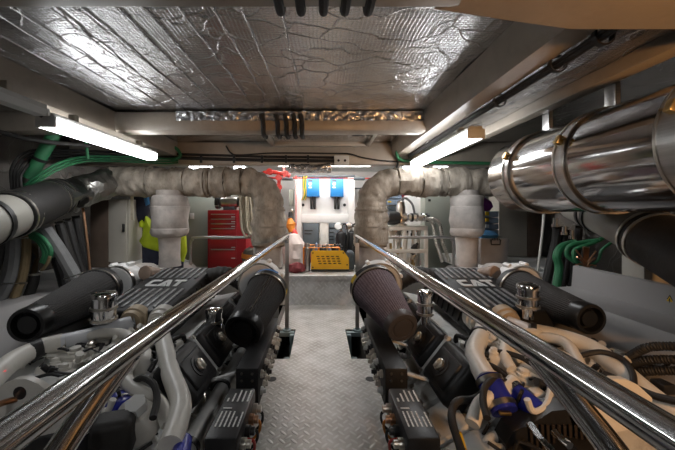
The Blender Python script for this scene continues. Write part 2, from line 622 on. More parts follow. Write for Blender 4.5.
# knee under the forward beam, right
poly = [(.40, 1.4 + .71), (.70, 1.4 + .665), (.88, 1.4 + .64), (1.0, 1.4 + .64), (1.6, 1.4 + .64), (1.6, ZC), (.40, ZC)]
struct('trim_8', MB().prism([(x, .82, z) for x, z in poly], (0, .30, 0)), BEAM)
struct('trim_foil_strip_right', MB().grid((1.115, 1.10, 1.4 + .775), (.40, 0, 0), (0, 3.1, 0), 20, 160, crumple(.008)), FOIL, solid=-.01)
# foil jacket strip on the back of the second beam
struct('trim_9', MB().grid((-1.3, 2.88, ZC - .012), (2.25, 0, 0), (0, 0, -.085), 160, 8, lambda u, v: (0, .016 * noise.noise(V((u * 60, v * 3, 1))), .006 * noise.noise(V((u * 30, 1, 1))))), FOIL)
# white side tanks along the hull
TX = -2.32
poly = [(XL, -.6), (-1.80, -.6), (-1.80, .52), (-1.95, .68), (TX, .70), (TX, .66), (XL, .60)]
struct('trim_side_tank_left', MB().prism([(x, .2, z) for x, z in poly], (0, 4.6, 0)), TANK)
poly = [(XR, -.6), (1.80, -.6), (1.80, .56), (1.92, .735), (2.20, .75), (2.215, .93), (2.25, .935), (2.25, .72), (XR, .72)]
struct('trim_side_tank_right', MB().prism([(x, .2, z) for x, z in poly], (0, 2.6, 0)), TANK)
poly = [(XR, -.6), (1.80, -.6), (1.80, .50), (1.92, .60), (XR, .60)]
struct('trim_side_tank_right_aft', MB().prism([(x, 2.8, z) for x, z in poly], (0, 2.0, 0)), TANK)
# shelf edge under the cabinets
struct('trim_ledge_left', MB().box2((XL, 3.7, .60), (-2.0, 4.8, .70), .01), WHITE)
struct('trim_ledge_right', MB().box2((2.0, 3.6, .60), (XR, 5.3, .72), .01), WHITE)
# foil tape strips over the ceiling seams
for i, (x0, y0, x1, y1) in enumerate([(-1.66 + .145 * q_ + .02 * math.sin(q_ * 2.7), 1.12, -1.64 + .15 * q_ + .02 * math.sin(q_ * 1.9), 2.87) for q_ in range(11)]):
    a, b = V((x0, y0, ZC - .006)), V((x1, y1, ZC - .006))
    d = (b - a)
    L_ = d.length
    x, y, d = frame(d)
    k = 24
    mb = MB().tube([a + d * (L_ * j / k) + V((.008 * noise.noise(V((i * 3, j * .4, 7))), 0, .005 * noise.noise(V((i, j * .5, 2))))) for j in range(k + 1)], [.004 + .004 * abs(noise.noise(V((i * 5, j * .9, 1)))) for j in range(k + 1)], seg=8, n=2)
    struct('trim_foil_tape' if i == 0 else f'trim_foil_tape.{i:03d}', mb, FOIL)
# ceiling hatch between the second and third beams
hr = root('ceiling_hatch', 'beige framed hatch panel in the foil ceiling between two deck beams', 'hatch', (0, 3.66, 2.2))
mb = MB()
for lo, hi in (((-.62, 3.36, 2.22), (.62, 3.41, 2.30)), ((-.62, 3.98, 2.22), (.62, 4.03, 2.30)), ((-.62, 3.41, 2.22), (-.57, 3.98, 2.30)), ((.57, 3.41, 2.22), (.62, 3.98, 2.30))):
    mb.box2(lo, hi, .01)
mb.build('hatch_frame', BEAM, hr)
MB().box2((-.565, 3.415, 2.27), (.565, 3.975, 2.29)).build('hatch_panel', FOIL, hr)
for x in (-.42, .34):
    MB().box2((x, 3.37, 2.205), (x + .12, 3.40, 2.22), .004).build('hinge', BLACK, hr)
# black cable loops round the beams
for k, x in enumerate((-.515, -.385, -.305, -.23, -.165)):
    mb = MB().tube([(x - .03, 3.12, 2.29), (x - .02, 3.10, 2.16), (x, 3.06, 2.115), (x, 2.95, 2.105), (x + .004, 2.889, 2.125), (x + .004, 2.884, 2.20), (x - .012, 2.87, 2.28)], .021, seg=8)
    single('cable', f'black cable looped under the middle deck beam, {("first", "second", "third", "fourth", "fifth")[k]} from the left of five', 'cable', mb, RUBBER, 'black cables looped under the middle deck beam')
for k, x in enumerate((-.135, -.065, .012, .085, .165)):
    mb = MB().tube([(x, 1.13, 2.29), (x, 1.118, 2.14), (x, 1.09, 2.085), (x, .95, 2.087), (x, .80, 2.083), (x, .78, 2.14), (x, .77, 2.29)], .0165, seg=8)
    single('cable', f'black cable strapped across the forward deck beam overhead, {("first", "second", "third", "fourth", "fifth")[k]} from the left of five', 'cable', mb, RUBBER, 'black cables strapped over the forward deck beam')

# ------------------------------------------------------------------ tube lights
def tube_light(label, a, b, w=.13, h=.075, group=None, glow=TUBE, name='tube_light', brk=True):
    a, b = V(a), V(b)
    d = (b - a)
    Ln = d.length
    x, y, d = frame(d)
    r = root(name, label, 'ceiling light', a, group)
    R = Matrix((x, d, y)).transposed()
    c = (a + b) / 2
    MB().box(c + y * (h * .5 + .012), (w * .8, Ln, .035), R, .006).build('housing', DIFF, r)
    MB().prism([a + x * sx + y * sy for sx, sy in ((-w * .5, h * .42), (-w * .36, -h * .4), (w * .36, -h * .4), (w * .5, h * .42))], d * Ln).build('diffuser', glow, r)
    for q in (a, b):
        MB().box(q + y * (h * .1), (w * 1.02, .018, h * 1.0), R, .006).build('end_cap', PLATE, r)
    if brk:
        for t in (.18, .82):
            MB().box(a + d * (Ln * t) + y * (h * .5 + .055), (.05, .04, .06), R, .004).build('bracket', BEAM, r)
    return r


tube_light('bright fluorescent tube light hung under the left deck beam', (-1.80, 2.10, 1.985), (-1.80, 3.42, 1.985), group=None)
tube_light('unlit end of a fluorescent fitting ahead of the lit tube on the left beam', (-1.735, .75, 2.015), (-1.735, 1.99, 2.015), w=.10, h=.045, glow=PLATE)
G2 = 'added fill lights behind the viewer'
for x_, sd in ((-1.25, 'left'), (1.05, 'right')):  # unseen tubes added to brighten the engine fronts
    tube_light(f'added fill tube light under the deck behind the viewer, {sd} one', (x_, -1.3, 2.1), (x_, -.15, 2.1), group=G2, glow=TUBEF)
tube_light('bright fluorescent tube light under the right deck beam beside the silencer', (1.18, 2.42, 1.985), (1.18, 3.95, 1.985))
G = 'aft compartment tube lights'
tube_light('aft tube light above the left exhaust lagging, outboard one', (-2.15, 5.3, 2.12), (-1.75, 5.3, 2.12), group=G, name='aft_tube_light', brk=False)
tube_light('aft tube light above the left exhaust lagging, beside the elbow', (-1.42, 5.3, 2.12), (-1.22, 5.3, 2.12), group=G, name='aft_tube_light', brk=False)
tube_light('aft tube light above the right exhaust lagging, beside the elbow', (1.35, 5.3, 2.12), (1.62, 5.3, 2.12), group=G, name='aft_tube_light', brk=False)
tube_light('aft tube light above the right exhaust lagging, outboard one', (1.85, 5.3, 2.12), (2.1, 5.3, 2.12), group=G, name='aft_tube_light', brk=False)
tube_light('added unseen tube light over the blue inverters in the aft compartment', (-.75, 5.72, 2.25), (.9, 5.72, 2.25), group=G, glow=TUBEB, name='aft_tube_light', brk=False)  # tube kept out of sight, added for light on the panel fronts
tube_light('added hidden tube light behind the aft deck beam over the walkway step', (-.75, 4.52, 2.25), (.9, 4.52, 2.25), group=G, glow=TUBEB, name='aft_tube_light', brk=False)  # added out of sight to brighten the step riser, compressor and lagging

# ------------------------------------------------------------------ overhead cables and hoses
hose('power_cable', 'thick black cable clipped along the left deck beam above the tube light', 'cable', [(-1.845, .9, 2.10), (-1.85, 1.4, 2.11), (-1.845, 1.75, 2.095), (-1.83, 2.0, 2.07), (-1.80, 2.08, 2.03)], .022, RUBBER)
r = root('cable_bundle', 'black cable bundle clipped along the lower edge of the right deck beam', 'cable', (1.12, 2.4, 2.1))
for k, (dx, dz) in enumerate(((0, 0), (.024, .008), (.010, -.016))):
    MB().tube([(1.0 + dx, 1.125, 2.16 + dz), (1.10 + dx, 1.16, 2.13 + dz), (1.13 + dx, 1.27, 2.12 + dz), (1.135 + dx, 1.8, 2.118 + dz), (1.135 + dx, 2.6, 2.118 + dz), (1.135 + dx, 3.4, 2.118 + dz), (1.135 + dx, 4.1, 2.12 + dz)], .0125, seg=8).build('cable', RUBBER, r)
for y in (1.30, 1.55, 2.05):
    MB().ring((1.15, y, 2.115), (0, 1, 0), .036, .022, .006, seg=14).build('clip', BLACK, r)
# cables along the third beam
for k, (pts, rad, lab) in enumerate((
    ([P(20, 152, 4.16), P(90, 155, 4.17), P(180, 158, 4.17), P(260, 160, 4.17), P(335, 161, 4.17)], .022, 'lower thick black cable running along the aft deck beam to the junction box'),
    ([P(20, 148, 4.16), P(110, 152, 4.17), P(190, 154.5, 4.17), P(260, 156.5, 4.17), P(335, 157.5, 4.17)], .016, 'upper thick black cable running along the aft deck beam to the junction box'),
    ([P(226, 146, 4.17), P(231, 153, 4.15), P(240, 155, 4.15), P(275, 153, 4.16), P(335, 153.5, 4.16), P(350, 154, 4.16), P(365, 158, 4.16), P(395, 161.5, 4.16), P(470, 163, 4.17)], .010, 'thin black cable dipping along the aft deck beam'),
    ([P(398, 160, 4.15), P(397, 166, 4.1), P(391, 171, 4.05), P(384, 172, 4.05), P(380, 176, 4.1)], .014, 'short black cable curling down from the aft deck beam by the right elbow'),
)):
    hose('power_cable', lab, 'cable', pts, rad, RUBBER)
for k, px in enumerate((201, 234, 262, 286, 308)):
    single('cable_clip', 'small black clip holding the cables on the aft deck beam', 'clip', MB().box(P(px, 159, 4.14), (.03, .02, .10), None, .004), BLACK, 'cable clips on the aft deck beam')
jb = root('junction_box', 'small cream junction box on the aft deck beam at the end of the cables', 'junction box', P(342, 166, 4.15))
MB().box(P(341.5, 160.5, 4.14), (.19, .08, .12), None, .008).build('box', CREAM, jb)
for px in (338.5, 345):
    MB().lathe(P(px, 160.5, 4.10), (0, -1, 0), [(0, .017), (.012, .015), (.012, 0)], 12).build('gland', BLACK, jb)
single('foil_duct', 'crinkled foil duct hanging under the aft deck beam', 'duct', MB().tube([P(289, 167.5, 4.25), P(300, 168, 4.25), P(318, 168, 4.25), P(331, 167.5, 4.25)], .065, seg=16, n=12, wob=.25, wscale=14), FOIL)
# green hoses, left
r = root('green_hose', 'fat green hose rising steeply from its fitting above the left exhaust pipe', 'hose', P(30, 186, 2.9))
MB().tube([P(24, 188, 3.12), P(33, 172, 3.14), P(42, 155, 3.16), P(52, 138, 3.18), P(60, 122, 3.2)], .058, seg=14).build('hose', GREEN, r)
MB().ring(P(39.6, 159, 3.15), P(42, 155, 3.15) - P(36.4, 165, 3.15), .058, .03, .006).build('hose_clip', BLACK, r)
MB().ring(P(28.4, 180, 3.13), P(33, 172, 3.13) - P(24, 188, 3.13), .059, .05, .008).build('hose_clamp', CLAMP, r)
for k, (a, rad) in enumerate(((-.6, .020), (1.5, .018), (3.4, .016))):
    hose('green_hose', ('upper', 'middle', 'lower')[k] + ' slim green hose of the three curving over the left exhaust pipe toward the beam', 'hose',
         [P(24, 187 + a*1.8, 3.04), P(40, 175 + a*1.7, 3.06), P(58, 164.5 + a*1.6, 3.16), P(78, 158.5 + a * 1.3, 3.4), P(100, 157 + a * 1.2, 3.75), P(135, 158 + a * 1.2, 4.05), P(165, 159.5 + a * 1.2, 4.14), P(178, 159 + a * 1.1, 4.12)], rad * .62, GREEN)
hose('green_hose', 'green hose hooking up to the ceiling at the left end of the aft beam', 'hose', [P(150, 130, 4.0), P(160, 138, 4.05), P(172, 146, 4.1), P(178, 150, 4.12), P(180, 156, 4.12), P(172, 161, 4.12)], .02, GREEN)
hose('green_hose', 'short green pipe dropping from the ceiling beside the left tube light', 'hose', [P(86, 142, 3.3), P(87, 150, 3.3), P(88, 159, 3.3)], .015, GREEN)
# green hose, right
hose('green_hose', 'green hose looping down at the right end of the aft beam then running outboard', 'hose', [P(412, 134, 3.9), P(402, 145, 3.95), P(397, 152, 4.05), P(400, 159, 4.1), P(412, 161.5, 4.12), P(440, 162.5, 4.12), P(500, 163.5, 4.12), P(560, 164, 4.12)], .022, GREEN)
# black cable loops on the left hull side
for k in range(4):
    hose('power_cable', ('outer', 'second', 'third', 'inner')[k] + ' black cable of the bend turning down beside the green hose on the left hull', 'cable',
         [P(14 + k * 3, 200, 3.0), P(11 + k * 3.2, 180, 3.0), P(12 + k * 3.4, 167 + k * 2, 3.02), P(20 + k * 3, 156 + k * 2.6, 3.1), P(36, 150 + k * 3, 3.25), P(70, 150.5 + k * 2.7, 3.6), P(110, 152.5 + k * 2.4, 4.0)], .0125, RUBBER, 'black cables bending down the left hull')
hose('power_cable', 'black cable sagging along the foil at the upper left hull', 'cable', [P(-40, 120, 2.6), P(0, 132, 2.7), P(40, 141, 2.85), P(90, 146, 3.2)], .02, RUBBER)

# =================================================================== exhausts
def band(c, d, r, w, parent, name='strap', m=None, t=.006):
    MB().ring(c, d, r, w, t, seg=26).build(name, m or LAGSEAM, parent)


def exhaust(s):
    """dry exhaust run: lagged riser and elbow from the inner turbo, lagged cross pipe, outer bellows drop"""
    side = 'left' if s < 0 else 'right'
    X = lambda x: x if s < 0 else -x
    yb, zc = 3.92, 1.4 + .366
    rr = .168
    r = root('exhaust_pipe', f'lagged grey exhaust pipe with elbow and riser above the {side} engine', 'exhaust pipe', (X(-.62), yb, .9))
    xe = -.625
    # riser
    MB().tube([(X(xe), yb, .98), (X(xe), yb, 1.12), (X(xe), yb, 1.30), (X(xe), yb, 1.46)], [.19, .20, .205, .185], seg=30, step=.02, wob=.15, wscale=10).build('riser_lagging', LAG, r)
    MB().tube([(X(xe + .0), yb, .70), (X(xe), yb, .84), (X(xe), yb, .99)], [.165, .155, .15], seg=26, step=.025, wob=.10).build('lower_lagging', LAGP, r)
    # elbow
    pts = []
    R = .30
    for k in range(0, 8):
        a = (math.pi / 2) * k / 7
        pts.append((X(xe - R + R * math.cos(a)), yb, zc - R + R * math.sin(a)))
    pts = [(X(xe), yb, 1.40)] + pts
    MB().tube(pts, .172, seg=30, n=5, wob=.15, wscale=10).build('elbow_lagging', LAG, r)
    x_end = -2.62 if s < 0 else -2.35
    prev = xe - R
    cuts = [prev, -1.12, -1.30, -1.36, -1.60, -2.05, x_end] if s < 0 else [prev, -1.20, -1.42, -1.50, -1.76, x_end]
    for k in range(len(cuts) - 1):
        a, b = cuts[k], cuts[k + 1]
        q = rr + (.012 if k % 2 else 0) - (.014 if abs(a - b) < .1 else 0)
        MB().tube([(X(a), yb, zc), (X(b), yb, zc)], [q, q], seg=30, step=.025, wob=.17, wscale=11).build('lagged_section', LAG, r)
    for c in cuts[1:-1]:
        band((X(c), yb, zc), (1, 0, 0), rr + .004, .03, r)
    for z, q in ((1.03, .20), (1.22, .206), (1.42, .196)):
        band((X(xe), yb, z), (0, 0, 1), q, .022, r)
    # outer bellows
    b = r
    xb, y2 = X(-1.81 if s < 0 else -1.77), 3.86
    MB().lathe((xb, y2, 1.60), (0, 0, -1), [(t_, q_ * (.92 if s < 0 else .84)) for t_, q_ in ((-.06, .15), (0, .16), (.005, .20), (.025, .222), (.06, .228), (.12, .226), (.128, .222), (.136, .228), (.3, .232), (.385, .228), (.392, .224), (.40, .23), (.45, .226), (.485, .20), (.50, .16), (.505, .12))], 36, wob=.12, wscale=8).build('bellows_lagging', LAGP, b)
    MB().lathe((xb, y2, 1.11), (0, 0, -1), [(0, .13), (.1, .122), (.25, .12), (.36, .124)], 30, wob=.07, wscale=8).build('neck_lagging', LAGP, b)
    return r


el = exhaust(-1)
er = exhaust(1)
# left run: bright foil-wrapped length, rubber sleeve, painted pipe
c0, c1, c2, c3, c4 = V((-2.60, 3.92, 1.766)), P(100, 186, 3.70), P(62, 196, 3.25), P(26, 210, 2.60), P(-60, 240, 1.75)
MB().tube([c0, c1, P(76, 192.5, 3.42)], [.168, .165, .160], seg=28, n=14, wob=.16, wscale=16).build('foil_wrapped_section', FOILW, el)
MB().tube([P(80, 191, 3.48), P(56, 198, 3.12)], .165, seg=28).build('steel_spigot', BRUSH, el)
MB().tube([P(60, 196, 3.25), P(38, 204.5, 2.86), P(8, 216, 2.43)], .178, seg=30).build('rubber_sleeve', RUBBER, el)
MB().tube([P(14, 213.8, 2.52), P(-12, 222, 2.22), P(-75, 240, 1.75)], .166, seg=30).build('painted_pipe', GREYP, el)
for px, py, Y in ((56, 197.6, 3.165), (49, 200.3, 3.05), (16, 213, 2.545), (10, 215.3, 2.46)):
    band(P(px, py, Y), P(60, 196, 3.25) - P(20, 212, 2.60), .180, .022, el, 'hose_clamp', CLAMP, .005)
band(P(-16, 223, 2.18), P(-12, 222, 2.22) - P(-40, 230, 1.98), .168, .05, el, 'joint_ring', BLACK, .008)
# right run under the silencer
rp = root('exhaust_pipe', 'painted grey pipe with black rubber sleeve passing under the silver silencer', 'exhaust pipe', P(600, 230, 2.4))
q0, q1, q2, q3, q4 = P(575, 203, 2.80), P(597, 212, 2.52), P(628, 226, 2.20), P(664, 244, 1.88), P(790, 305, 1.20)
MB().tube([q0, q1, q2, P(655, 240, 1.95)], .145, seg=30).build('painted_pipe', GREYP, rp)
MB().tube([P(648, 236, 2.02), q3, P(690, 257, 1.70), q4], .166, seg=30).build('rubber_sleeve', RUBBER, rp)
for px, py, Y in ((650, 237, 2.0), (658, 241, 1.93)):
    band(P(px, py, Y), q3 - q2, .168, .022, rp, 'hose_clamp', CLAMP, .006)
for px, py, Y in ((597, 212, 2.52), (603, 214.8, 2.45)):
    band(P(px, py, Y), q2 - q1, .147, .03, rp, 'joint_ring', BLACK, .008)

# silencer
sx, sz, sr = 1.62, 1.4 + .285, .285
sl = root('silencer', 'large polished silver silencer drum slung under the deck on the right', 'silencer', (sx, 1.9, sz))
MB().lathe((sx, 1.20, sz), (0, 1, 0), [(0, sr), (1.34, sr), (1.37, sr - .012), (1.40, sr - .06), (1.405, 0)], 64).build('drum', SILVER, sl)
MB().lathe((sx, 1.20, sz), (0, -1, 0), [(-.01, sr - .01), (.06, sr - .012), (.07, sr - .05), (.2, sr - .10), (.6, sr - .12)], 48).build('inlet_cone', RUBBER, sl)
for y, w in ((1.215, .11), (1.79, .07), (2.30, .06)):
    MB().ring((sx, y, sz), (0, 1, 0), sr + .001, w, .006, seg=64).build('mounting_band', BRUSH, sl)
    for dy in (-w / 2, w / 2):
        MB().ring((sx, y + dy, sz), (0, 1, 0), sr + .004, .012, .008, seg=64).build('band_edge', CLAMP, sl)
    a = 2.75
    c = V((sx + math.cos(a) * (sr + .02), y, sz + math.sin(a) * (sr + .02)))
    mb = MB().box(c, (.035, .03, .05), Matrix.Rotation(-a, 3, 'Y'), .004).tube([c - V((0, .045, 0)), c + V((0, .045, 0))], .007, seg=8)
    mb.build('band_bolt', BRASS, sl)
for y in (1.215, 1.79, 2.30):
    MB().box2((sx + .0, y - .035, sz + sr * .99), (sx + .03, y + .035, 2.27), .003).build('hanger_strap', BRUSH, sl)
    MB().box2((sx - .05, y - .03, 2.25), (sx + .2, y + .03, 2.28), .003).build('hanger_foot', BEAM, sl)
    MB().lathe((sx + .06, y, 2.25), (0, 0, -1), [(0, .016), (.014, .016), (.014, .008), (.03, .008), (.03, 0)], 10).build('bolt', BRASS, sl)

# =================================================================== hand rails
def handrail(s):
    side = 'left' if s < 0 else 'right'
    X = lambda x: x if s < 0 else -x + .05
    r = root('handrail', f'polished stainless handrail along the {side} edge of the walkway', 'handrail', (X(-.39), 3.8, 0))
    zt = 1.118
    a, b = (X(-.392), -.9, zt), (X(-.392), 3.72, zt)
    MB().tube([a, (X(-.392), 1.0, zt), (X(-.392), 2.4, zt), b, (X(-.392), 3.785, zt - .02), (X(-.392), 3.80, zt - .08)], .0245, seg=36).build('top_rail', STEEL, r)
    MB().tube([(X(-.392), 3.80, zt - .06), (X(-.392), 3.80, -.02)], .023, seg=18).build('post', BRUSH, r)
    MB().lathe((X(-.392), 3.80, 0), (0, 0, 1), [(-.01, .05), (.008, .05), (.012, .028), (.03, .026)], 20).build('post_foot', TEAL, r)
    MB().tube([(X(-.392), .66, zt - .01), (X(-.400), .56, zt - .055), (X(-.402), .45, zt - .115), (X(-.395), .30, zt - .25), (X(-.392), .2, zt - .6), (X(-.392), .2, 0)], .021, seg=18).build('lower_rail', STEEL, r)
    return r


handrail(-1)
handrail(1)
# teal steel frames at the plate notches
for s, lab in ((-1, 'left'), (1, 'right')):
    x0, x1 = (-.49, -.30) if s < 0 else (.31, .50)
    fr = root('deck_support_frame', f'teal grey steel support frame in the floor notch beside the {lab} rail post', 'frame', ((x0 + x1) / 2, 3.4, -.4))
    MB().box2((x0, 3.74, -.06), (x1, 3.80, -.01), .004).build('cross_bar', TEAL, fr)
    MB().box2((x1 - .05 if s < 0 else x0, 3.08, -.5), (x1 if s < 0 else x0 + .05, 3.14, -.02), .004).build('upright', TEAL, fr)
    MB().box2((x1 - .05 if s < 0 else x0, 3.68, -.5), (x1 if s < 0 else x0 + .05, 3.74, -.02), .004).build('upright', TEAL, fr)
# finger holes in the plate (black discs stand in for the dark openings)
for px, py, lab in ((272, 379, 'left'), (370, 376, 'right')):
    c = P(px, py, 2.68)
    single('hand_hole_disc', f'black oval hand hole in the tread plate on the {lab} edge', 'hand hole', MB().lathe((c.x, c.y, .0005), (0, 0, 1), [(0, .038), (.003, .036), (.003, 0)], 20), BLACK)
# =================================================================== engines
def nrm(v):
    return V(v).normalized()


def engine(s):
    side = 'left' if s < 0 else 'right'
    rnd = random.Random(11)

    def X(x):
        return x if s < 0 else -x

    def M(x, y, z):
        return V((X(x), y, z))

    def L(px, py, Y):
        p = P(px, py, Y)
        return V((X(p.x), p.y, p.z))
    e = root('marine_engine', f'large marine diesel engine with black top cover filling the {side} side of the walkway', 'engine', (X(-1.2), 2.4, -.6))
    part = lambda mb, name, m, par=None, lab=None, **k: mb.build(name, m, par or e, lab, **k)

    # ---- crankcase and heads: a vee block
    poly = [(-1.52, -.45), (-.95, -.45), (-.80, .02), (-.70, .30), (-.88, .56), (-1.06, .52), (-1.40, .52), (-1.62, .56), (-1.80, .30), (-1.70, .02)]
    part(MB().prism([M(x, 1.62, z) for x, z in poly], (0, 1.75, 0)), 'engine_block', ENG)
    # ribs and plates on the aisle flank
    for k in range(5):
        y = 1.55 + k * .36
        part(MB().hexa([M(-.70, y, -.02), M(-.64, y, -.02), M(-.64, y + .27, -.02), M(-.70, y + .27, -.02),
                        M(-.72, y, .27), M(-.655, y, .27), M(-.655, y + .27, .27), M(-.72, y + .27, .27)], bevel=.012), 'side_cover', ENG)
    part(MB().box2(M(-1.6, 3.37, -.4), M(-.8, 3.5, .5), .03), 'flywheel_housing', ENG)
    # ---- black valve covers on the inner bank, oil filler caps on the first two
    n_in = nrm((X(.80) - 0, 0, .62)) if s < 0 else nrm((-.80, 0, .62))
    n_in = nrm((.80 if s < 0 else -.80, 0, .62))
    ty = V((0, 1, 0))
    tx = ty.cross(n_in).normalized()          # along the slope
    R = Matrix((tx, ty, n_in)).transposed()
    for k in range(4):
        y = 1.80 + k * .43
        c = M(-.785, y, .455)
        vc = part(MB().box(c + n_in * .05, (.27, .345, .13 if k == 0 else .10), R, .035, seg=3).box(c + n_in * (.115 if k == 0 else .095), (.17, .25, .03), R, .02), 'valve_cover', SATIN)
        if k < 2:
            cc = c + n_in * (.125 if k == 0 else .105)
            part(MB().lathe(cc, n_in, [(0, .062), (.01, .062), (.012, .045), (.018, .045), (.02, 0)], 24), 'filler_neck', BLACK, vc)
            part(MB().lathe(cc + n_in * .012, n_in, [(0, .036), (.014, .036), (.018, .032), (.018, 0)], 24).box(cc + n_in * .034, (.055, .014, .02), R, .004), 'filler_cap', CLAMP, vc)
        part(MB().box(c + n_in * .075 + V((0, .215, 0)), (.30, .035, .02), R, .004), 'cover_bracket', GREYTXT)
        for q in (-1, 1):
            part(MB().lathe(c + n_in * .06 + tx * (.13 * q) + V((0, .215, 0)), n_in, [(0, .014), (.035, .014), (.035, 0)], 6), 'bolt', CLAMP)
    # outer bank
    n_out = nrm((-.80 if s < 0 else .80, 0, .62))
    tx2 = ty.cross(n_out).normalized()
    R2 = Matrix((tx2, ty, n_out)).transposed()
    for k in range(4):
        y = 1.85 + k * .42
        part(MB().box(M(-1.705, y, .44) + n_out * .012, (.26, .34, .13), R2, .035, seg=3), 'valve_cover', SATIN)

    # ---- aftercooler cover with logo and ribs
    xo, xi = (-1.53, -1.04)
    yf, yk = 2.16, 3.12
    zf, zk = .735, .862
    if s > 0:
        xo, xi = -1.55, -1.06
    x0, x1 = sorted((X(xo), X(xi)))
    up = V((0, yk - yf, zk - zf)).normalized()
    nz = V((1, 0, 0)).cross(up).normalized()
    lid = part(MB().hexa([(x0 - .05, yf - .03, .56), (x1 + .05, yf - .03, .56), (x1 + .05, yk + .06, .60), (x0 - .05, yk + .06, .60),
                          (x0, yf, zf), (x1, yf, zf), (x1, yk, zk), (x0, yk, zk)], bevel=.022), 'aftercooler_cover', SATIN)
    top = lambda u, v, h=0.0: V((x0 + (x1 - x0) * u, yf, zf)) + up * ((yk - yf) / up.y * v) + nz * h
    RT = Matrix((V((1, 0, 0)), up, nz)).transposed()
    # side fins
    for k in range(9):
        y = yf + .08 + k * .105
        t = (y - yf) / (yk - yf)
        z = zf + (zk - zf) * t
        for xa, xb in ((x1, x1 + .055), (x0, x0 - .055)):
            part(MB().hexa([(xb, y, .60), (xa, y, .60), (xa, y + .03, .60), (xb, y + .03, .60), (xa + (xb - xa) * .25, y, z - .03), (xa, y, z - .03), (xa, y + .03, z - .03), (xa + (xb - xa) * .25, y + .03, z - .03)]), 'cover_fin', SATIN, lid)
    L_t = (yk - yf) / up.y
    for v0, v1 in ((.05, .40), (.66, .95)):
        for k in range(8):
            u = .10 + .80 * k / 7
            mb = MB().box(top(u, (v0 + v1) / 2, .004), (.022, L_t * (v1 - v0), .010), RT, .003)
            part(mb, 'cover_rib', mat('worn_rib_tops', (.22, .22, .22), .4, var=.5, scale=25), lid)

    # block letters on the lid
    def glyph(polys, u0, w):
        out = []
        for po in polys:
            out.append([top(u0 + w * a, .455 + .155 * b, .003) for a, b in po])
        return out
    mb = MB()
    C_ = [[(0, .15), (.15, 0), (.95, 0), (.95, .27), (.36, .27), (.30, .33), (.30, .67), (.36, .73), (.95, .73), (.95, 1), (.15, 1), (0, .85)]]
    A_ = [[(-.12, 0), (.20, .0), (.52, .62), (.84, 0), (1.12, 0), (.70, 1), (.30, 1)], [(.28, 0), (.76, 0), (.52, .46)]]
    T_ = [[(-.05, .74), (-.05, 1), (1.0, 1), (1.0, .74), (.64, .74), (.64, 0), (.32, 0), (.32, .74)]]
    for polys, u0 in ((C_, .20), (A_, .41), (T_, .62)):
        for po in glyph(polys, u0, .19):
            mb.prism(po, nz * .004)
    part(mb, 'cover_lettering', GREYTXT, lid)

    # ---- front ports of the aftercooler and the big charge-air pipes
    for k, (px, py) in enumerate(((131, 322), (159, 322))):
        c = L(px, py, 2.10)
        part(MB().lathe(c + V((0, .09, .012)), (0, -1, -.15), [(0, .085), (.06, .085), (.068, .075), (.10, .072), (.10, .05)], 24), 'port_flange', mat('tan_gasket', (.42, .33, .22), .5, var=.2) if k == 0 else CREAM)
    if s > 0:
        part(MB().tube([P(506, 322, 2.10), P(518, 327, 2.04), P(531, 331.5, 1.97)], .046, seg=18), 'charge_pipe', mat('pale_pipe', (.66, .67, .70), .35, var=.06))
        part(MB().tube([P(529, 331, 1.98), P(560, 337.5, 1.90), P(590, 348, 1.80), P(615, 366, 1.66), P(645, 392, 1.50), P(690, 428, 1.32)], .050, seg=20), 'charge_pipe', CREAM)
        part(MB().ring(P(533, 332, 1.96), P(560, 338, 1.90) - P(529, 331, 1.98), .051, .03, .006), 'hose_clamp', BLACK)
        part(MB().tube([P(526, 337, 1.95), P(552, 338, 1.86), P(567, 344, 1.78), P(577, 359, 1.67), P(586, 378, 1.55)], .028, seg=16), 'coolant_line', CREAM)
    if s < 0:
      part(MB().tube([L(134, 322, 2.10), L(112, 329, 2.02), L(88, 336.5, 1.95), L(60, 343, 1.86)], .048, seg=18), 'charge_pipe', mat('pale_pipe', (.66, .67, .70), .35, var=.06))
    if s < 0:
      part(MB().tube([L(66, 341.5, 1.88), L(38, 349, 1.80), L(12, 362, 1.66), L(-12, 384, 1.50), L(-40, 420, 1.32)], .051, seg=18), 'charge_pipe', CREAM)
    if s < 0:
      part(MB().ring(L(36, 350, 1.79), L(60, 343, 1.86) - L(20, 356, 1.72), .052, .05, .006), 'hose_clamp', BLACK)
    if s > 0:
        part(MB().tube([P(485, 322, 2.10), P(482, 334, 1.96), P(476, 346, 1.84), P(475, 357, 1.74), P(481, 369, 1.62), P(488, 381, 1.52)], .050, seg=22), 'charge_pipe', CREAM)
    else:
        part(MB().tube([L(157, 322, 2.10), L(161, 333, 1.98), L(166, 352, 1.80), L(171, 374, 1.64), L(178, 392, 1.52), L(181, 406, 1.44), L(177, 425, 1.33), L(170, 446, 1.23)], .046, seg=20), 'charge_pipe', CREAM)
    part(MB().ring(L(160, 336, 1.95), L(163, 345, 1.86) - L(160, 333, 1.98), .047, .02, .012), 'pipe_bead', BLACK if s > 0 else CREAM)
    # lower cross pipe with blue silicone couplings
    if s < 0:
        part(MB().tube([L(183, 441, 1.29), L(182, 448, 1.25), L(179, 462, 1.17)], .034, seg=18), 'silicone_coupling', BLUE)
    # ---- cream castings on the front top
    cast = [((74, 352, 1.86), (.16, .12, .07)), ((97, 344, 1.92), (.10, .10, .06)), ((86, 362, 1.78), (.22, .10, .06)), ((64, 371, 1.70), (.13, .10, .07)),
            ((112, 352, 1.80), (.14, .10, .08)), ((103, 367, 1.70), (.12, .08, .06)), ((118, 375, 1.62), (.10, .10, .08)), ((50, 363, 1.75), (.10, .08, .05)),
            ((138, 345, 1.84), (.08, .10, .07)), ((143, 358, 1.74), (.07, .09, .10))]
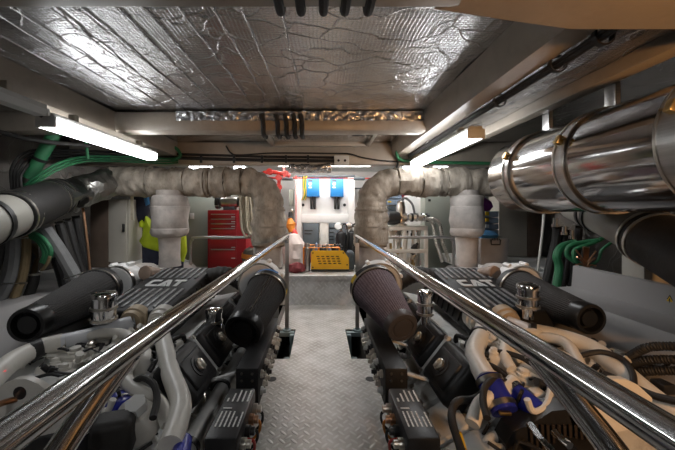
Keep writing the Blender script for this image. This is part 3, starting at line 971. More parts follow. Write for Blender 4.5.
    for (px, py, Y), sz in cast:
        sz = (sz[0] * 1.15, sz[1] * 1.1, sz[2] * 1.75)
        c = L(px, py, Y)
        Rz = Matrix.Rotation(rnd.uniform(-.5, .5) * (-s), 3, 'Z') @ Matrix.Rotation(rnd.uniform(-.3, .3), 3, 'X')
        c = c - V((0, 0, .035))
        cs = part(MB().box(c - V((0, 0, .02)), sz, Rz, .014, seg=3), 'fuel_pump_casting', CREAM)
        part(MB().box(c - V((0, 0, .02 + sz[2] * .32)), (sz[0] * 1.22, sz[1] * 1.22, .014), Rz, .005), 'casting_flange', CREAM, cs)
        for q1, q2 in ((-.5, -.5), (.5, -.5), (.5, .5), (-.5, .5)):
            o_ = Rz @ V((sz[0] * q1 * 1.05, sz[1] * q2 * 1.05, -sz[2] * .32 - .012))
            part(MB().lathe(c + o_, Rz @ V((0, 0, 1)), [(0, .011), (.018, .011), (.018, 0)], 6), 'bolt', rnd.choice([CLAMP, CREAM]), cs)
        o_ = Rz @ V((sz[0] * rnd.uniform(-.2, .2), -sz[1] * .1, sz[2] * .5 - .02))
        q = min(sz[0], sz[1]) * .3
        part(MB().lathe(c + o_, Rz @ V((0, 0, 1)), [(-.01, q), (.012, q), (.014, q * .7), (.03, q * .7), (.032, q * .4), (.04, 0)], 16), 'casting_boss', rnd.choice([CREAM, CREAM, CLAMP]), cs)
    part(MB().tube([L(60, 352, 1.86), L(76, 344, 1.9), L(92, 339, 1.95), L(112, 336, 1.98)], .020, seg=12), 'coolant_line', CREAM)
    part(MB().tube([L(84, 338, 1.94), L(104, 333, 1.92), L(124, 334, 1.88), L(133, 342, 1.80), L(135, 356, 1.70), L(128, 370, 1.62)], .027, seg=14), 'coolant_line', CREAM)
    part(MB().tube([L(128, 336, 1.98), L(142, 331, 1.98), L(155, 325, 2.0)], [.022, .016, .03], seg=12), 'coolant_line', CREAM)
    for px, py, Y in ((131, 333, 1.97), (143, 329, 1.98), (146, 336, 1.92), (118, 341, 1.88), (67, 350, 1.86), (150, 341, 1.88)):
        part(MB().lathe(L(px, py, Y), (rnd.uniform(-.5, .5), -.6, .8), [(-.02, .026), (.012, .026), (.012, .016), (.04, .016), (.04, 0)], 6), 'pipe_union', CREAM)
    # front gear case
    poly = [(-1.55, -.4), (-.92, -.4), (-.74, .0), (-.74, .36), (-.92, .52), (-1.10, .57), (-1.45, .57), (-1.70, .40), (-1.72, 0)]
    part(MB().prism([M(x, 1.50, z) for x, z in poly], (0, .13, 0)), 'gear_case', ENG)
    for k in range(11):
        a = k / 10
        x = -1.62 + a * .82
        z = .30 + .22 * math.sin(a * math.pi)
        part(MB().lathe(M(x, 1.50, z - .02), (0, -1, 0), [(-.01, .02), (.012, .02), (.012, .013), (.026, .013), (.026, 0)], 6), 'bolt', CLAMP)
    # lifting bracket with its round hole, across the front
    pts = []
    cxp, czp, rr_ = 22, 404, 15
    outer = [(-14, 424), (-12, 398), (2, 385), (14, 379.5), (26, 379), (38, 384), (50, 393), (62, 403), (72, 412), (66, 430), (40, 436)]
    br = part(MB().prism([L(px, py, 1.32) for px, py in outer], (0, .028, 0)), 'lifting_bracket', CREAM)
    part(MB().lathe(L(20, 393, 1.32) - V((0, .002, 0)), (0, 1, 0), [(0, .027), (.002, .027), (.0025, 0)], 22), 'bracket_hole', BLACK, br)
    part(MB().tube([L(-20, 418, 1.20), L(0, 404, 1.28), L(26, 397, 1.35)], .012, seg=10), 'copper_pipe', COPPER if s < 0 else CREAM, br)
    # hex plug housing and curved cream pipe
    if s < 0:
      part(MB().lathe(L(137, 414, 1.36), (0, -.45, .9), [(-.10, .075), (0, .07), (.02, .055), (.02, .0)], 24), 'water_pump_housing', CREAM)
    if s < 0:
      part(MB().lathe(L(137, 408, 1.35), (0, -.45, .9), [(-.01, .042), (.035, .042), (.035, 0)], 6), 'hex_plug', PLATE)
    part(MB().tube([L(126, 380, 1.52), L(134, 389, 1.47), L(148, 396, 1.44), L(160, 404, 1.42), L(168, 424, 1.36)], .030, seg=14), 'coolant_line', CREAM)
    part(MB().tube([L(132, 383, 1.50), L(143, 378, 1.48), L(154, 385, 1.44), L(157, 400, 1.38), L(153, 418, 1.30)], .015, seg=10), 'black_hose', RUBBER)
    if s < 0:
      part(MB().tube([L(112, 398, 1.46), L(119, 404, 1.42), L(126, 410, 1.38)], .048, seg=20), 'silicone_coupling', BLUE)
    if s < 0:
      part(MB().ring(L(117, 402, 1.44), L(126, 410, 1.38) - L(112, 398, 1.46), .049, .018, .006), 'hose_clamp', STEEL)
    if s < 0:
      part(MB().ring(L(122, 407, 1.40), L(126, 410, 1.38) - L(112, 398, 1.46), .049, .018, .006), 'hose_clamp', STEEL)
    if s < 0:
      part(MB().tube([L(124, 408, 1.40), L(132, 411, 1.38), L(140, 414, 1.36)], .046, seg=18), 'coolant_elbow', CREAM)
    # belt guard and damper pulley at the very front
    poly = [(-1.34, -.1), (-.92, -.1), (-.84, .18), (-.88, .40), (-1.0, .48), (-1.22, .45), (-1.38, .25)]
    part(MB().prism([M(x, 1.18, z) for x, z in poly], (0, .22, 0)), 'belt_guard', BLACK)
    mb = MB()
    for k in range(12):
        mb.box2(M(-1.24 + k * .03, 1.165, .05), M(-1.228 + k * .03, 1.18, .36), .002)
    part(mb, 'guard_grille', mat('dark_grille', (.05, .035, .025), .45, var=.2))
    part(MB().tube([L(70, 446, 1.10), L(86, 432, 1.16)], .014, seg=12), 'belt_tensioner_rod', STEEL)
    if s > 0:
        g = part(MB().prism([P(px, py, 1.32) for px, py in ((510, 472), (506, 445), (513, 432), (530, 425), (552, 411), (588, 408), (606, 422), (612, 472))], (0, .09, 0)), 'alternator_guard', BLACK)
        mb = MB()
        for k in range(13):
            a_, b_ = P(531 + k * 5.6, 425, 1.31), P(533 + k * 5.6, 466, 1.31)
            mb = MB().tube([a_, b_], .006, seg=6)
            part(mb, 'grille_bar', mat('dark_grille_bar', (.03, .022, .018), .5, var=.2), g)
        part(MB().tube([P(530, 425, 1.2), P(554, 454, 1.08)], .014, seg=14), 'chrome_rod', STEEL, g)
    else:
        part(MB().box(P(113, 436, 1.27), (.15, .12, .16), Matrix.Rotation(.3, 3, 'Z'), .03, seg=3), 'rubber_cover', RUBBER)
    # pale castings between the belt guard and the aisle
    for (xa, xb, ya, yb_, za, zb_) in ((-.86, -.70, 1.10, 1.30, .0, .34), (-.88, -.70, 1.31, 1.50, .0, .40), (-.80, -.68, 1.50, 1.66, .0, .36), (-.98, -.87, 1.42, 1.52, .2, .50)):
        c = part(MB().box2(M(xa, ya, za), M(xb, yb_, zb_), .03), 'front_casting', ENG)
        for q in range(3):
            part(MB().lathe(M(xa + (xb - xa) * (.2 + .3 * q), ya + (yb_ - ya) * (.25 + .5 * (q % 2)), zb_), (0, 0, 1), [(-.005, .018), (.010, .018), (.010, .012), (.022, .012), (.022, 0)], 6), 'bolt', rnd.choice([CLAMP, ENG]), c)
        part(MB().box2(M(xa + .02, ya + .02, zb_ - .01), M(xb - .03, ya + .05, zb_ + .02), .006), 'web', ENG, c)
    for k in range(3):
        part(MB().tube([M(-.84, 1.12 + k * .13, .38), M(-.78, 1.14 + k * .13, .42), M(-.73, 1.15 + k * .13, .38), M(-.70, 1.17 + k * .13, .28)], .022, seg=12), 'casting_rib', ENG)
    # ---- coolant rail along the aisle flank
    for k in range(4 if s > 0 else 0):
        y = 1.25 + k * .27
        pl = part(MB().hexa([M(-.53, y, .20), M(-.70, y, .20), M(-.70, y + .235, .20), M(-.53, y + .235, .20), M(-.545, y, .295), M(-.71, y, .40), M(-.71, y + .235, .40), M(-.545, y + .235, .295)], bevel=.012), 'side_plate', ENG)
        for q in (.03, .20):
            part(MB().lathe(M(-.575, y + q, .312), (-.5, 0, .85), [(-.005, .014), (.012, .014), (.012, 0)], 6), 'bolt', CLAMP, pl)
    if s < 0:
      part(MB().tube([M(-.600, 1.15, .325), M(-.598, 1.8, .325), M(-.596, 2.4, .325), M(-.594, 2.95, .325)], .045, seg=16), 'coolant_rail', COOL)
    for y in (1.45, 1.95, 2.45) if s < 0 else ():
        part(MB().ring((X(-.598), y, .325), (0, 1, 0), .046, .03, .006), 'pipe_clip', BLACK)
    part(MB().box(M(-.56, 1.86, .445), (.145, .03, .014), Matrix.Rotation(.3 * s, 3, 'Y'), .004), 'rail_bracket', GREYTXT)
    part(MB().box(M(-.56, 2.35, .445), (.17, .03, .014), Matrix.Rotation(.3 * s, 3, 'Y'), .004), 'rail_bracket', GREYTXT)
    # small aisle-side fuel lines, fittings
    for k in range(14):
        y = 1.35 + k * .14
        x = -.665 + rnd.uniform(-.01, .02)
        z = rnd.uniform(.18, .36)
        part(MB().lathe(M(x, y, z), (1 if s < 0 else -1, rnd.uniform(-.3, .3), .3), [(-.02, .022), (.02, .022), (.02, .014), (.045, .014), (.045, 0)], 8), 'pipe_union', rnd.choice([ENG, CLAMP, CREAM, BLACK]))
    for k in range(6):
        y = 1.4 + k * .28
        z = .34 + rnd.uniform(-.02, .02)
        part(MB().tube([M(-.68, y, z), M(-.645, y + .06, z - .06), M(-.66, y + .15, z - .04), M(-.69, y + .22, z + .01)], .008, seg=8), 'fuel_line', rnd.choice([CLAMP, RUBBER, ENG]))
    # ---- turbochargers and intake elbows at the back
    for xc, yc, zc_, q in ((-.54, 2.96, .76, .195), (-1.80, 2.95, .76, .17)):
        t = part(MB().lathe(M(xc, yc - .14, zc_), (0, 1, 0), [(0, q * .86), (.05, q), (.14, q * 1.02), (.22, q * .86), (.30, q * .55), (.36, q * .5)], 30), 'turbo_housing', WHITE)
        part(MB().ring(M(xc, yc - .12, zc_), (0, 1, 0), q * .9, .03, .012), 'v_band_clamp', CLAMP, t)
        for k in range(7):
            a = k * 2 * math.pi / 7 + .3
            part(MB().box(M(xc, yc - .02, zc_) + V((math.cos(a) * q, 0, math.sin(a) * q)), (.05, .10, .04), Matrix.Rotation(-a, 3, 'Y'), .012), 'housing_lug', WHITE, t)
        part(MB().tube([M(xc - .04, yc + .1, zc_), M(xc - .02, yc + .3, zc_ + .0), M(xc - .04, yc + .5, zc_ - .03)], .12, seg=20), 'turbine_outlet', LAGP, t)
    part(MB().tube([M(-1.06, 3.02, .78), M(-.95, 3.02, .81), M(-.84, 3.0, .80), M(-.70, 2.95, .74)], .075, seg=18, ridge=(.05, .002), step=.012), 'intake_hose', RUBBER)
    part(MB().tube([M(-1.52, 3.02, .78), M(-1.66, 3.02, .80), M(-1.78, 3.02, .77)], .075, seg=18), 'intake_hose', RUBBER)
    part(MB().lathe(M(-1.55, 2.84, .86), (-.15 if s < 0 else .25, -.9, .2), [(-.16, .05), (-.02, .06), (.0, .066), (.012, .06), (.014, 0)], 20), 'crankcase_vent', mat('worn_cap', (.3, .22, .17), .5, var=.3))
    part(MB().tube([M(-1.64, 3.0, .80), M(-1.58, 2.96, .84), M(-1.55, 2.90, .86)], .05, seg=14), 'vent_hose', RUBBER)
    # ---- wiring and small hoses meandering over the top
    for k in range(16):
        x, y = rnd.uniform(-1.75, -.95), rnd.uniform(1.5, 2.05)
        z = .58 + .06 * rnd.random()
        pts = [M(x, y, z)]
        dx, dy = rnd.uniform(-.12, .12), rnd.uniform(-.12, .12)
        for j in range(5):
            dx += rnd.uniform(-.07, .07)
            dy += rnd.uniform(-.07, .07)
            x, y = min(-.88, max(-1.8, x + dx)), min(2.1, max(1.36, y + dy))
            pts.append(M(x, y, .555 + .07 * rnd.random()))
        part(MB().tube(pts, rnd.choice([.006, .008, .010, .014]), seg=8, n=6), 'wiring_loom', rnd.choice([RUBBER, RUBBER, BLACK, BLACK, CREAM]))
    for k in range(26):
        x, y = rnd.uniform(-1.72, -.9), rnd.uniform(1.45, 2.08)
        z = .56 + .05 * rnd.random()
        if rnd.random() < .5:
            part(MB().box(M(x, y, z), (rnd.uniform(.03, .09), rnd.uniform(.03, .08), rnd.uniform(.03, .06)), Matrix.Rotation(rnd.uniform(0, 3), 3, 'Z'), .008), 'sensor_block', rnd.choice([CREAM, CREAM, BLACK, ENG]))
        else:
            part(MB().lathe(M(x, y, z), (rnd.uniform(-1, 1), rnd.uniform(-1, 0), rnd.uniform(.2, 1)), [(-.03, .022), (.0, .022), (.0, .014), (.03, .014), (.03, .02), (.05, .02), (.05, 0)], 8), 'pipe_fitting', rnd.choice([CREAM, CREAM, CLAMP, BLACK]))
    # low front clutter between belt guard and gear case
    for k in range(10):
        x, y, z = rnd.uniform(-1.0, -.85), rnd.uniform(1.1, 1.5), rnd.uniform(.15, .42)
        part(MB().box(M(x, y, z), (rnd.uniform(.05, .12), rnd.uniform(.05, .1), rnd.uniform(.04, .1)), Matrix.Rotation(rnd.uniform(-.6, .6), 3, 'Z') @ Matrix.Rotation(rnd.uniform(-.6, .6), 3, 'X'), .014, seg=3), 'front_casting', rnd.choice([ENG, ENG, CREAM, BLACK]))
    for k in range(7):
        x, y = rnd.uniform(-1.05, -.75), rnd.uniform(1.15, 1.5)
        pts = []
        z = .46
        for j in range(5):
            pts.append(M(x, y, z))
            x += rnd.uniform(-.08, .08)
            y += rnd.uniform(-.08, .08)
            z += rnd.uniform(-.09, .03)
        part(MB().tube(pts, rnd.choice([.007, .012]), seg=8, n=6), 'wiring_loom', RUBBER)
    # engine feet on the bearers
    for y in (1.7, 3.1):
        for x in (-.92, -1.55):
            part(MB().box2(M(x - .08, y, -.6), M(x + .08, y + .16, -.40), .01), 'engine_foot', BLACK)
    return e


engL = engine(-1)
engR = engine(1)


# ------------------------------------------------------------------ air filters
def air_filter(lab, front, back, rf, rb, m, band_m=BLACK, sticker=None, hollow=False, seam=False, cap=None):
    f, b = V(front), V(back)
    d = (b - f)
    Ln = d.length
    d.normalize()
    r = root('air_filter', lab, 'air filter', b)
    mb = MB()
    # pleated cone
    x, y, dd = frame(d)
    n = 96
    rings = []
    for t in [0, .25, .5, .75, 1]:
        ring = []
        for k in range(n):
            q = (rf + (rb - rf) * t) * (1.0 - (.035 if k % 2 else 0))
            a = 2 * math.pi * k / n
            ring.append(mb.bm.verts.new(f + dd * (Ln * (.06 + .80 * t)) + (x * math.cos(a) + y * math.sin(a)) * q))
        rings.append(ring)
    for i in range(4):
        for k in range(n):
            mb.bm.faces.new((rings[i][k], rings[i][(k + 1) % n], rings[i + 1][(k + 1) % n], rings[i + 1][k]))
    mb.bm.faces.new(rings[0][::-1])
    mb.bm.faces.new(rings[-1])
    mb.build('filter_element', m, r, sharp=60)
    if hollow:
        prof = [(.10 * Ln, rf * 1.02), (0, rf * 1.03), (-.012, rf * .98), (-.012, rf * .80), (.03, rf * .72), (.035, rf * .62), (.0, rf * .52), (.0, 0)]
    else:
        prof = [(.08 * Ln, rf * 1.02), (0, rf * 1.02), (-.014, rf * .95), (-.016, rf * .70), (-.008, rf * .67), (-.008, rf * .60), (-.016, rf * .57), (-.016, 0)]
    MB().lathe(f, d, prof, 48).build('end_cap', cap or GLOSS, r)
    MB().lathe(f + d * (Ln * .85), d, [(0, rb * 1.0), (.004, rb * 1.03), (Ln * .12, rb * 1.03), (Ln * .15, rb * .9), (Ln * .15, 0)], 48).build('mounting_collar', band_m, r)
    MB().ring(f + d * (Ln * .87), d, rb * 1.03, .014, .005, seg=48).build('hose_clamp', CLAMP, r)
    if seam:
        MB().tube([f + d * (Ln * .1) - x * 0 + (y * .8 + x * .3).normalized() * rf * 1.0, f + d * (Ln * .84) + (y * .8 + x * .3).normalized() * rb * 1.0], .003, seg=6).build('seam', CLAMP, r)
    if sticker:
        a = sticker
        for k in range(3):
            aa = a + k * .12
            nr = x * math.cos(aa) + y * math.sin(aa)
            c = f + d * (Ln * .93) + nr * (rb * 1.03 + .002)
            MB().box(c, (rb * .13, Ln * .08, .003), Matrix((dd.cross(nr), dd, nr)).transposed()).build('warning_label', SIGNY, r)
    return r


air_filter('dark cone air filter with open black end cap beside the left walkway rail', P(243, 331, 2.20), P(269, 286, 2.74), .128, .158, FILTD, hollow=True, seam=True, sticker=-.35)
air_filter('purplish cone air filter with flat round end beside the right walkway rail', P(402, 327, 2.20), P(371, 284, 2.74), .112, .190, FILTP, sticker=2.6, cap=CAPG)
air_filter('long black cone air filter at the outer side of the left engine', P(27, 325, 1.86), P(103, 287, 2.70), .098, .165, FILTD, hollow=True)
air_filter('long black cone air filter at the outer side of the right engine', P(590, 319, 1.94), P(512, 287, 2.70), .092, .155, FILTD, hollow=True)
# blue maker's band on the left inner filter collar
f, b = P(243, 331, 2.20), P(270, 284, 2.80)
d = (b - f).normalized()
x, y, dd = frame(d)
mb = MB()
prev = None
for k in range(12):
    a = 1.0 + k * .12
    nr = x * math.cos(a) + y * math.sin(a)
    c = f + d * ((b - f).length * .925) + nr * (.150 * 1.03 + .003)
    mb.box(c, (.020, .05, .003), Matrix((dd.cross(nr), dd, nr)).transposed())
o = mb.build('blue_band', mat('blue_label', (.08, .25, .6), .4, var=.1), [q for q in COL.objects if q.name == 'air_filter'][0])


# ------------------------------------------------------------------ breather canisters
def canister(lab, px, py, Y, r_, h, tilt=(0, 0, 1)):
    c = P(px, py, Y)
    d = nrm(tilt)
    r = root('breather_canister', lab, 'breather canister', c)
    MB().lathe(c, d, [(-.06, r_ * .5), (0, r_ * .55), (.005, r_ * .98), (h, r_ * .98), (h + .004, 0)], 28).build('canister_body', CHROME, r)
    MB().lathe(c + d * h, d, [(-.012, r_ * 1.06), (.012, r_ * 1.06), (.020, r_ * .98), (.026, r_ * .6), (.028, 0)], 28).build('canister_lid', CHROME, r)
    for t in (.02, h * .55):
        MB().ring(c + d * t, d, r_, .014, .007).build('band', CLAMP, r)
    return r


canister('chrome breather canister standing in front of the outer left air filter', 104, 322, 2.02, .070, .165)
canister('chrome breather canister between the left handrail and the inner left air filter', 214, 334, 2.35, .058, .17)
canister('chrome breather canister beside the purplish cone air filter', 425, 316, 2.25, .052, .16)
canister('chrome breather canister in front of the outer right air filter', 528, 309, 2.05, .062, .14)


# ------------------------------------------------------------------ boxes on the walkway flank
def text_rows(mb, o, u, v, n, rows, rnd):
    """rows of tiny unreadable print as raised dashes; u along the row, v from row to row"""
    for row in range(rows):
        t = 0.0
        while t < 1 - .06:
            w = rnd.uniform(.10, .30)
            w = min(w, 1 - t)
            p = V(o) + V(v) * (row / max(1, rows - 1)) + V(u) * t
            q = p + V(u) * w
            hv = V(v) * (.42 / max(1, rows))
            mb.prism([p, q, q + hv, p + hv], V(n) * .0015)
            t += w + .025
            if rnd.random() < .08:
                break


def ecu(s):
    side = 'left' if s < 0 else 'right'
    X = lambda x: x if s < 0 else -x + .02
    # long black wiring rail
    r = root('wiring_rail', f'long black wiring rail box on the aisle flank of the {side} engine', 'rail box', (X(-.42), 2.3, .26))
    x0, x1 = sorted((X(-.485), X(-.355)))
    MB().box2((x0, 1.84, .27), (x1, 2.72, .50), .006).build('rail_body', SATIN, r)
    fx = X(-.352)
    for k in range(11):
        for z in (.33, .43):
            y = 1.92 + k * .075
            MB().lathe((fx, y, z), (1 if s < 0 else -1, 0, 0), [(-.005, .024), (.012, .022), (.012, .014), (.028, .013), (.028, 0)], 10).build('cable_gland', [CLAMP, ENG, BLACK, CLAMP][(k * 3 + int(z * 100)) % 4], r)
    for px in (-.45, -.39):
        for z in (.47, .43, .30):
            MB().lathe((X(px), 1.84, z), (0, -1, 0), [(-.002, .008), (.004, .008), (.004, 0)], 8).build('screw', CLAMP, r)
    # control unit with printed lid
    c = root('control_unit', f'black electronic control unit with white print on its lid, low on the {side} engine', 'control unit', (X(-.43), 1.52, .26))
    x0, x1 = sorted((X(-.492), X(-.35)))
    MB().box2((x0, 1.35, .30), (x1, 1.74, .445), .012).build('unit_body', BLACK, c)
    rnd = random.Random(5)
    zt = .4465
    # print lines run along the unit
    for y0, y1, rows in ((1.42, 1.53, 6), (1.55, 1.585, 1), (1.61, 1.71, 5)):
        xa = x0 + .022
        mb = MB()
        text_rows(mb, (xa, y0, zt), (0, y1 - y0, 0), (.10, 0, 0), (0, 0, 1), rows, rnd)
        mb.build('lid_print', PLATE, c)
    fx = X(-.347)
    for k in range(4):
        y = 1.42 + k * .085
        MB().lathe((fx, y, .37), (1 if s < 0 else -1, 0, 0), [(-.01, .026), (.02, .026), (.02, .018), (.04, .018), (.04, 0)], 12).build('connector', [CLAMP, BLACK, COPPER, CLAMP][k], c)
    for k in range(5):
        y = 1.40 + k * .07
        MB().tube([(fx, y, .36), (fx + (.04 if s < 0 else -.04), y + .02, .33), (fx + (.02 if s < 0 else -.02), y + .06, .24), (X(-.42), y + .05, .16)], .007, seg=8).build('lead', [RUBBER, REDP, RUBBER, ORANGE, RUBBER][k], c)


ecu(-1)
ecu(1)

# ------------------------------------------------------------------ right engine: hoses of its own
r = root('hose', 'black hose with a yellow tag curling down the front of the right engine', 'hose', P(455, 430, 1.35))
MB().tube([P(488, 372, 1.6), P(486, 390, 1.55), P(474, 399, 1.5), P(458, 401, 1.46), P(452, 411, 1.42), P(453, 425, 1.36), P(461, 450, 1.28), P(466, 475, 1.2)], .017, seg=12).build('hose', RUBBER, r)
MB().tube([P(456.5, 433, 1.34), P(460, 444, 1.31), P(461.5, 450, 1.29)], .021, seg=12).build('tag', SIGNY, r)
for k, (pts, rad, lab) in enumerate((
    ([P(484, 356, 1.75), P(500, 352, 1.72), P(520, 357, 1.66), P(535, 365, 1.6), P(560, 372, 1.55)], .014, 'black hose arching from the charge pipe under the right handrail'),
    ([P(478, 362, 1.72), P(492, 366, 1.66), P(506, 376, 1.6), P(518, 392, 1.5)], .014, 'black hose dropping toward the blue couplings of the right engine'),
    ([P(575, 357, 1.7), P(600, 352, 1.68), P(622, 359, 1.62), P(632, 372, 1.55), P(634, 388, 1.45)], .014, 'black hose arching over the tan lifting bracket of the right engine'),
    ([P(600, 372, 1.6), P(630, 385, 1.5), P(655, 396, 1.4), P(690, 404, 1.3)], .016, 'black hose running below the tan charge pipe of the right engine'),
)):
    hose('hose', lab, 'hose', pts, rad, RUBBER)
for k, (y0, y1) in enumerate(((352, 346), (360, 359), (369, 370))):
    hose('corrugated_hose', ('topmost', 'middle', 'lowest')[k] + ' of three corrugated black hoses leaving the right engine outboard', 'hose',
         [P(618, y0 + 13, 1.74), P(630, y0 + 5, 1.70), P(650, y1 + 1, 1.62), P(690, y1 + 1, 1.52), P(730, y1 + 4, 1.46)], .0205, RUBBER, 'corrugated hoses by the right engine', seg=12, ridge=(.012, .002), step=.004)
# blue couplings on the right charge pipe
r = root('pipe_coupling', 'blue silicone coupling with steel clamps joining the cream charge pipe of the right engine', 'pipe coupling', P(494, 396, 1.5))
a, b, c = P(488, 378, 1.52), P(496, 394, 1.46), P(505, 412, 1.40)
MB().tube([a, b, c], .056, seg=22).build('silicone_sleeve', BLUE, r)
for px, py, Y in ((490, 382, 1.505), (502, 406, 1.42)):
    MB().ring(P(px, py, Y), c - a, .057, .022, .006).build('hose_clamp', CLAMP, r)
    MB().box(P(px + 3, py + 7, Y - .05), (.05, .02, .015), None, .004).build('clamp_bolt', BRASS, r)
r = root('pipe_coupling', 'second blue silicone coupling outboard of the first on the right engine', 'pipe coupling', P(520, 400, 1.45))
a, c = P(508, 388, 1.50), P(538, 412, 1.38)
MB().tube([a, P(520, 397, 1.45), c], .046, seg=20).build('silicone_sleeve', BLUE, r)
MB().ring(P(514, 392, 1.48), c - a, .047, .02, .006).build('hose_clamp', STEEL, r)
# red indicator at the far left edge
single('status_light', 'tiny glowing red indicator light at the outer front of the left engine', 'indicator light', MB().box(P(2, 373, 1.55), (.03, .01, .012), Matrix.Rotation(-.3, 3, 'Y')), LEDRED)
# =================================================================== hoses along the hull sides
for k, (pts, rad, m, lab) in enumerate((
    ([P(14, 236, 2.9), P(13, 258, 2.88), P(9, 278, 2.85), P(-2, 300, 2.8)], .060, GREYH, 'fat grey hose curving down the left hull below the painted pipe'),
    ([P(26, 234, 2.95), P(26, 255, 2.93), P(22, 278, 2.9), P(14, 298, 2.86)], .036, BROWNH, 'tan hose curving down the left hull between the grey hose and the steel fitting'),
    ([P(44, 228, 3.0), P(58, 248, 3.0), P(70, 268, 2.98), P(82, 290, 2.95)], .058, GREYH, 'fat grey hose slanting down to the outer left air filter'),
    ([P(59, 222, 3.2), P(66, 245, 3.2), P(76, 272, 3.2), P(82, 290, 3.2)], .042, RUBBER, 'black hose slanting behind the grey one on the left hull'),
    ([P(67, 219, 3.35), P(74, 245, 3.35), P(83, 275, 3.35)], .040, RUBBER, 'second black hose slanting behind the grey one on the left hull'),
    ([P(76, 216, 3.45), P(80, 240, 3.45), P(88, 272, 3.45)], .040, RUBBER, 'third black hose slanting behind the grey one on the left hull'),
    ([P(56, 258, 3.1), P(62, 276, 3.08), P(66, 292, 3.05)], .045, BLACK, 'black hose under the green loops on the left hull'),
    ([P(4, 234, 2.85), P(2, 250, 2.84), P(-4, 270, 2.8)], .03, RUBBER, 'black hose at the outermost left behind the fat grey hose'),
    ([P(83, 208, 3.4), P(87, 240, 3.4), P(91, 282, 3.4)], .013, COPPER, 'thin brownish pipe standing beside the beige cabinet on the left'),
)):
    hose('hose', lab, 'hose', pts, rad, m)
r = root('hose_fitting', 'steel pipe fitting with black hose below the green loops on the left hull', 'fitting', P(36, 280, 3.0))
MB().tube([P(36, 243, 3.0), P(35, 273, 3.0)], .036, seg=16).build('steel_body', CHROME, r)
MB().tube([P(35, 272, 3.0), P(33, 284, 2.98), P(26, 302, 2.95)], .042, seg=14).build('hose', RUBBER, r)
MB().ring(P(35, 274, 3.0), (0, 0, 1), .043, .02, .006).build('hose_clamp', CLAMP, r)
for k in range(3):
    hose('green_hose', ('outer', 'middle', 'inner')[k] + ' green hose of the three looping round the steel fitting on the left hull', 'hose',
         [P(28 + k, 232 + k * 2, 2.96), P(38, 235 + k * 3, 2.93), P(47 - k * 2, 243 + k * 2.5, 2.92), P(51 - k * 3.2, 253 + k, 2.92), P(46 - k * 2, 264 - k, 2.93)], .020, GREEN)
hose('hose', 'short tan hose end below the green loops on the left hull', 'hose', [P(50, 256, 2.9), P(47, 264, 2.9), P(42, 270, 2.92)], .014, BROWNH)
for a, b, lab in (((2, 284, 2.78), (27, 283, 2.8), 'steel clip across the grey and tan hoses on the left hull'), ((64, 279, 2.9), (83, 273, 2.88), 'steel clip across the slanting grey hose on the left hull'), ((8, 239, 2.8), (28, 238, 2.84), 'steel clip at the top of the grey and tan hoses on the left hull')):
    hose('hose_bracket', lab, 'bracket', [P(*a), P(*b)], .008, CLAMP, seg=8)
# right hull
for k, (pts, rad, m, lab) in enumerate((
    ([P(557, 226, 3.3), P(556, 240, 3.3), P(551, 262, 3.25), P(546, 284, 3.2)], .040, RUBBER, 'fat black hose with chrome end below the silencer on the right hull'),
    ([P(565, 227, 3.3), P(563, 250, 3.28), P(557, 286, 3.22)], .028, RUBBER, 'second black hose below the silencer on the right hull'),
    ([P(571, 234, 3.28), P(568, 258, 3.25), P(562, 290, 3.2)], .028, RUBBER, 'third black hose below the silencer on the right hull'),
    ([P(579, 226, 3.3), P(577, 250, 3.28), P(570, 286, 3.2)], .036, RUBBER, 'fourth black hose below the silencer on the right hull'),
    ([P(575, 243, 3.1), P(562, 247, 3.08), P(557, 256, 3.06), P(559, 268, 3.05), P(556, 290, 3.0)], .036, GREEN, 'fat green hose bending down below the silencer on the right hull'),
    ([P(600, 240, 2.9), P(585, 242, 2.95), P(570, 246, 2.98), P(567, 255, 2.98), P(575, 262, 2.95)], .020, GREEN, 'upper slim green hose looping to the copper manifold on the right hull'),
    ([P(604, 238, 2.9), P(590, 244, 2.92), P(575, 250, 2.94), P(575, 259, 2.93), P(582, 266, 2.92)], .018, GREEN, 'lower slim green hose looping to the copper manifold on the right hull'),
    ([P(612, 242, 2.8), P(602, 250, 2.82), P(598, 260, 2.82), P(590, 266, 2.84)], .012, GREEN, 'thin green hose right of the copper manifold on the right hull'),
    ([P(544, 212, 3.3), P(542, 235, 3.3), P(537, 278, 3.3)], .012, CREAM, 'thin pale pipe hanging below the silencer on the right hull'),
)):
    hose('hose', lab, 'hose', pts, rad, m)
for px, py in ((555.5, 221), (571, 233), (564, 229)):
    single('hose_end', 'chrome hose end fitting below the silencer on the right hull', 'fitting', MB().lathe(P(px, py, 3.25), (0.05, 0, 1), [(-.06, .034), (-.03, .034), (-.03, .026), (.03, .026), (.03, 0)], 12), CHROME, 'chrome hose ends below the silencer')
r = root('pipe_manifold', 'copper pipe manifold with splayed outlets on the right hull', 'manifold', P(586, 271, 2.85))
MB().tube([P(586, 247, 2.85), P(586, 272, 2.85)], .026, seg=14).build('copper_body', COPPER, r)
for k, (dx, dy) in enumerate(((-10, -14), (10, -14), (-9, -9), (9, -9), (-10, -3), (10, -3))):
    MB().tube([P(586, 264 + k, 2.84), P(586 + dx * .5, 261 + k + dy * .3, 2.83), P(586 + dx, 264 + k + dy, 2.82)], .007, seg=8).build('outlet', COPPER, r)
MB().tube([P(586, 271, 2.85), P(588, 282, 2.84), P(597, 304, 2.78)], .045, seg=14).build('hose', RUBBER, r)
MB().ring(P(586, 273, 2.85), (0, 0, 1), .046, .02, .006).build('hose_clamp', CLAMP, r)
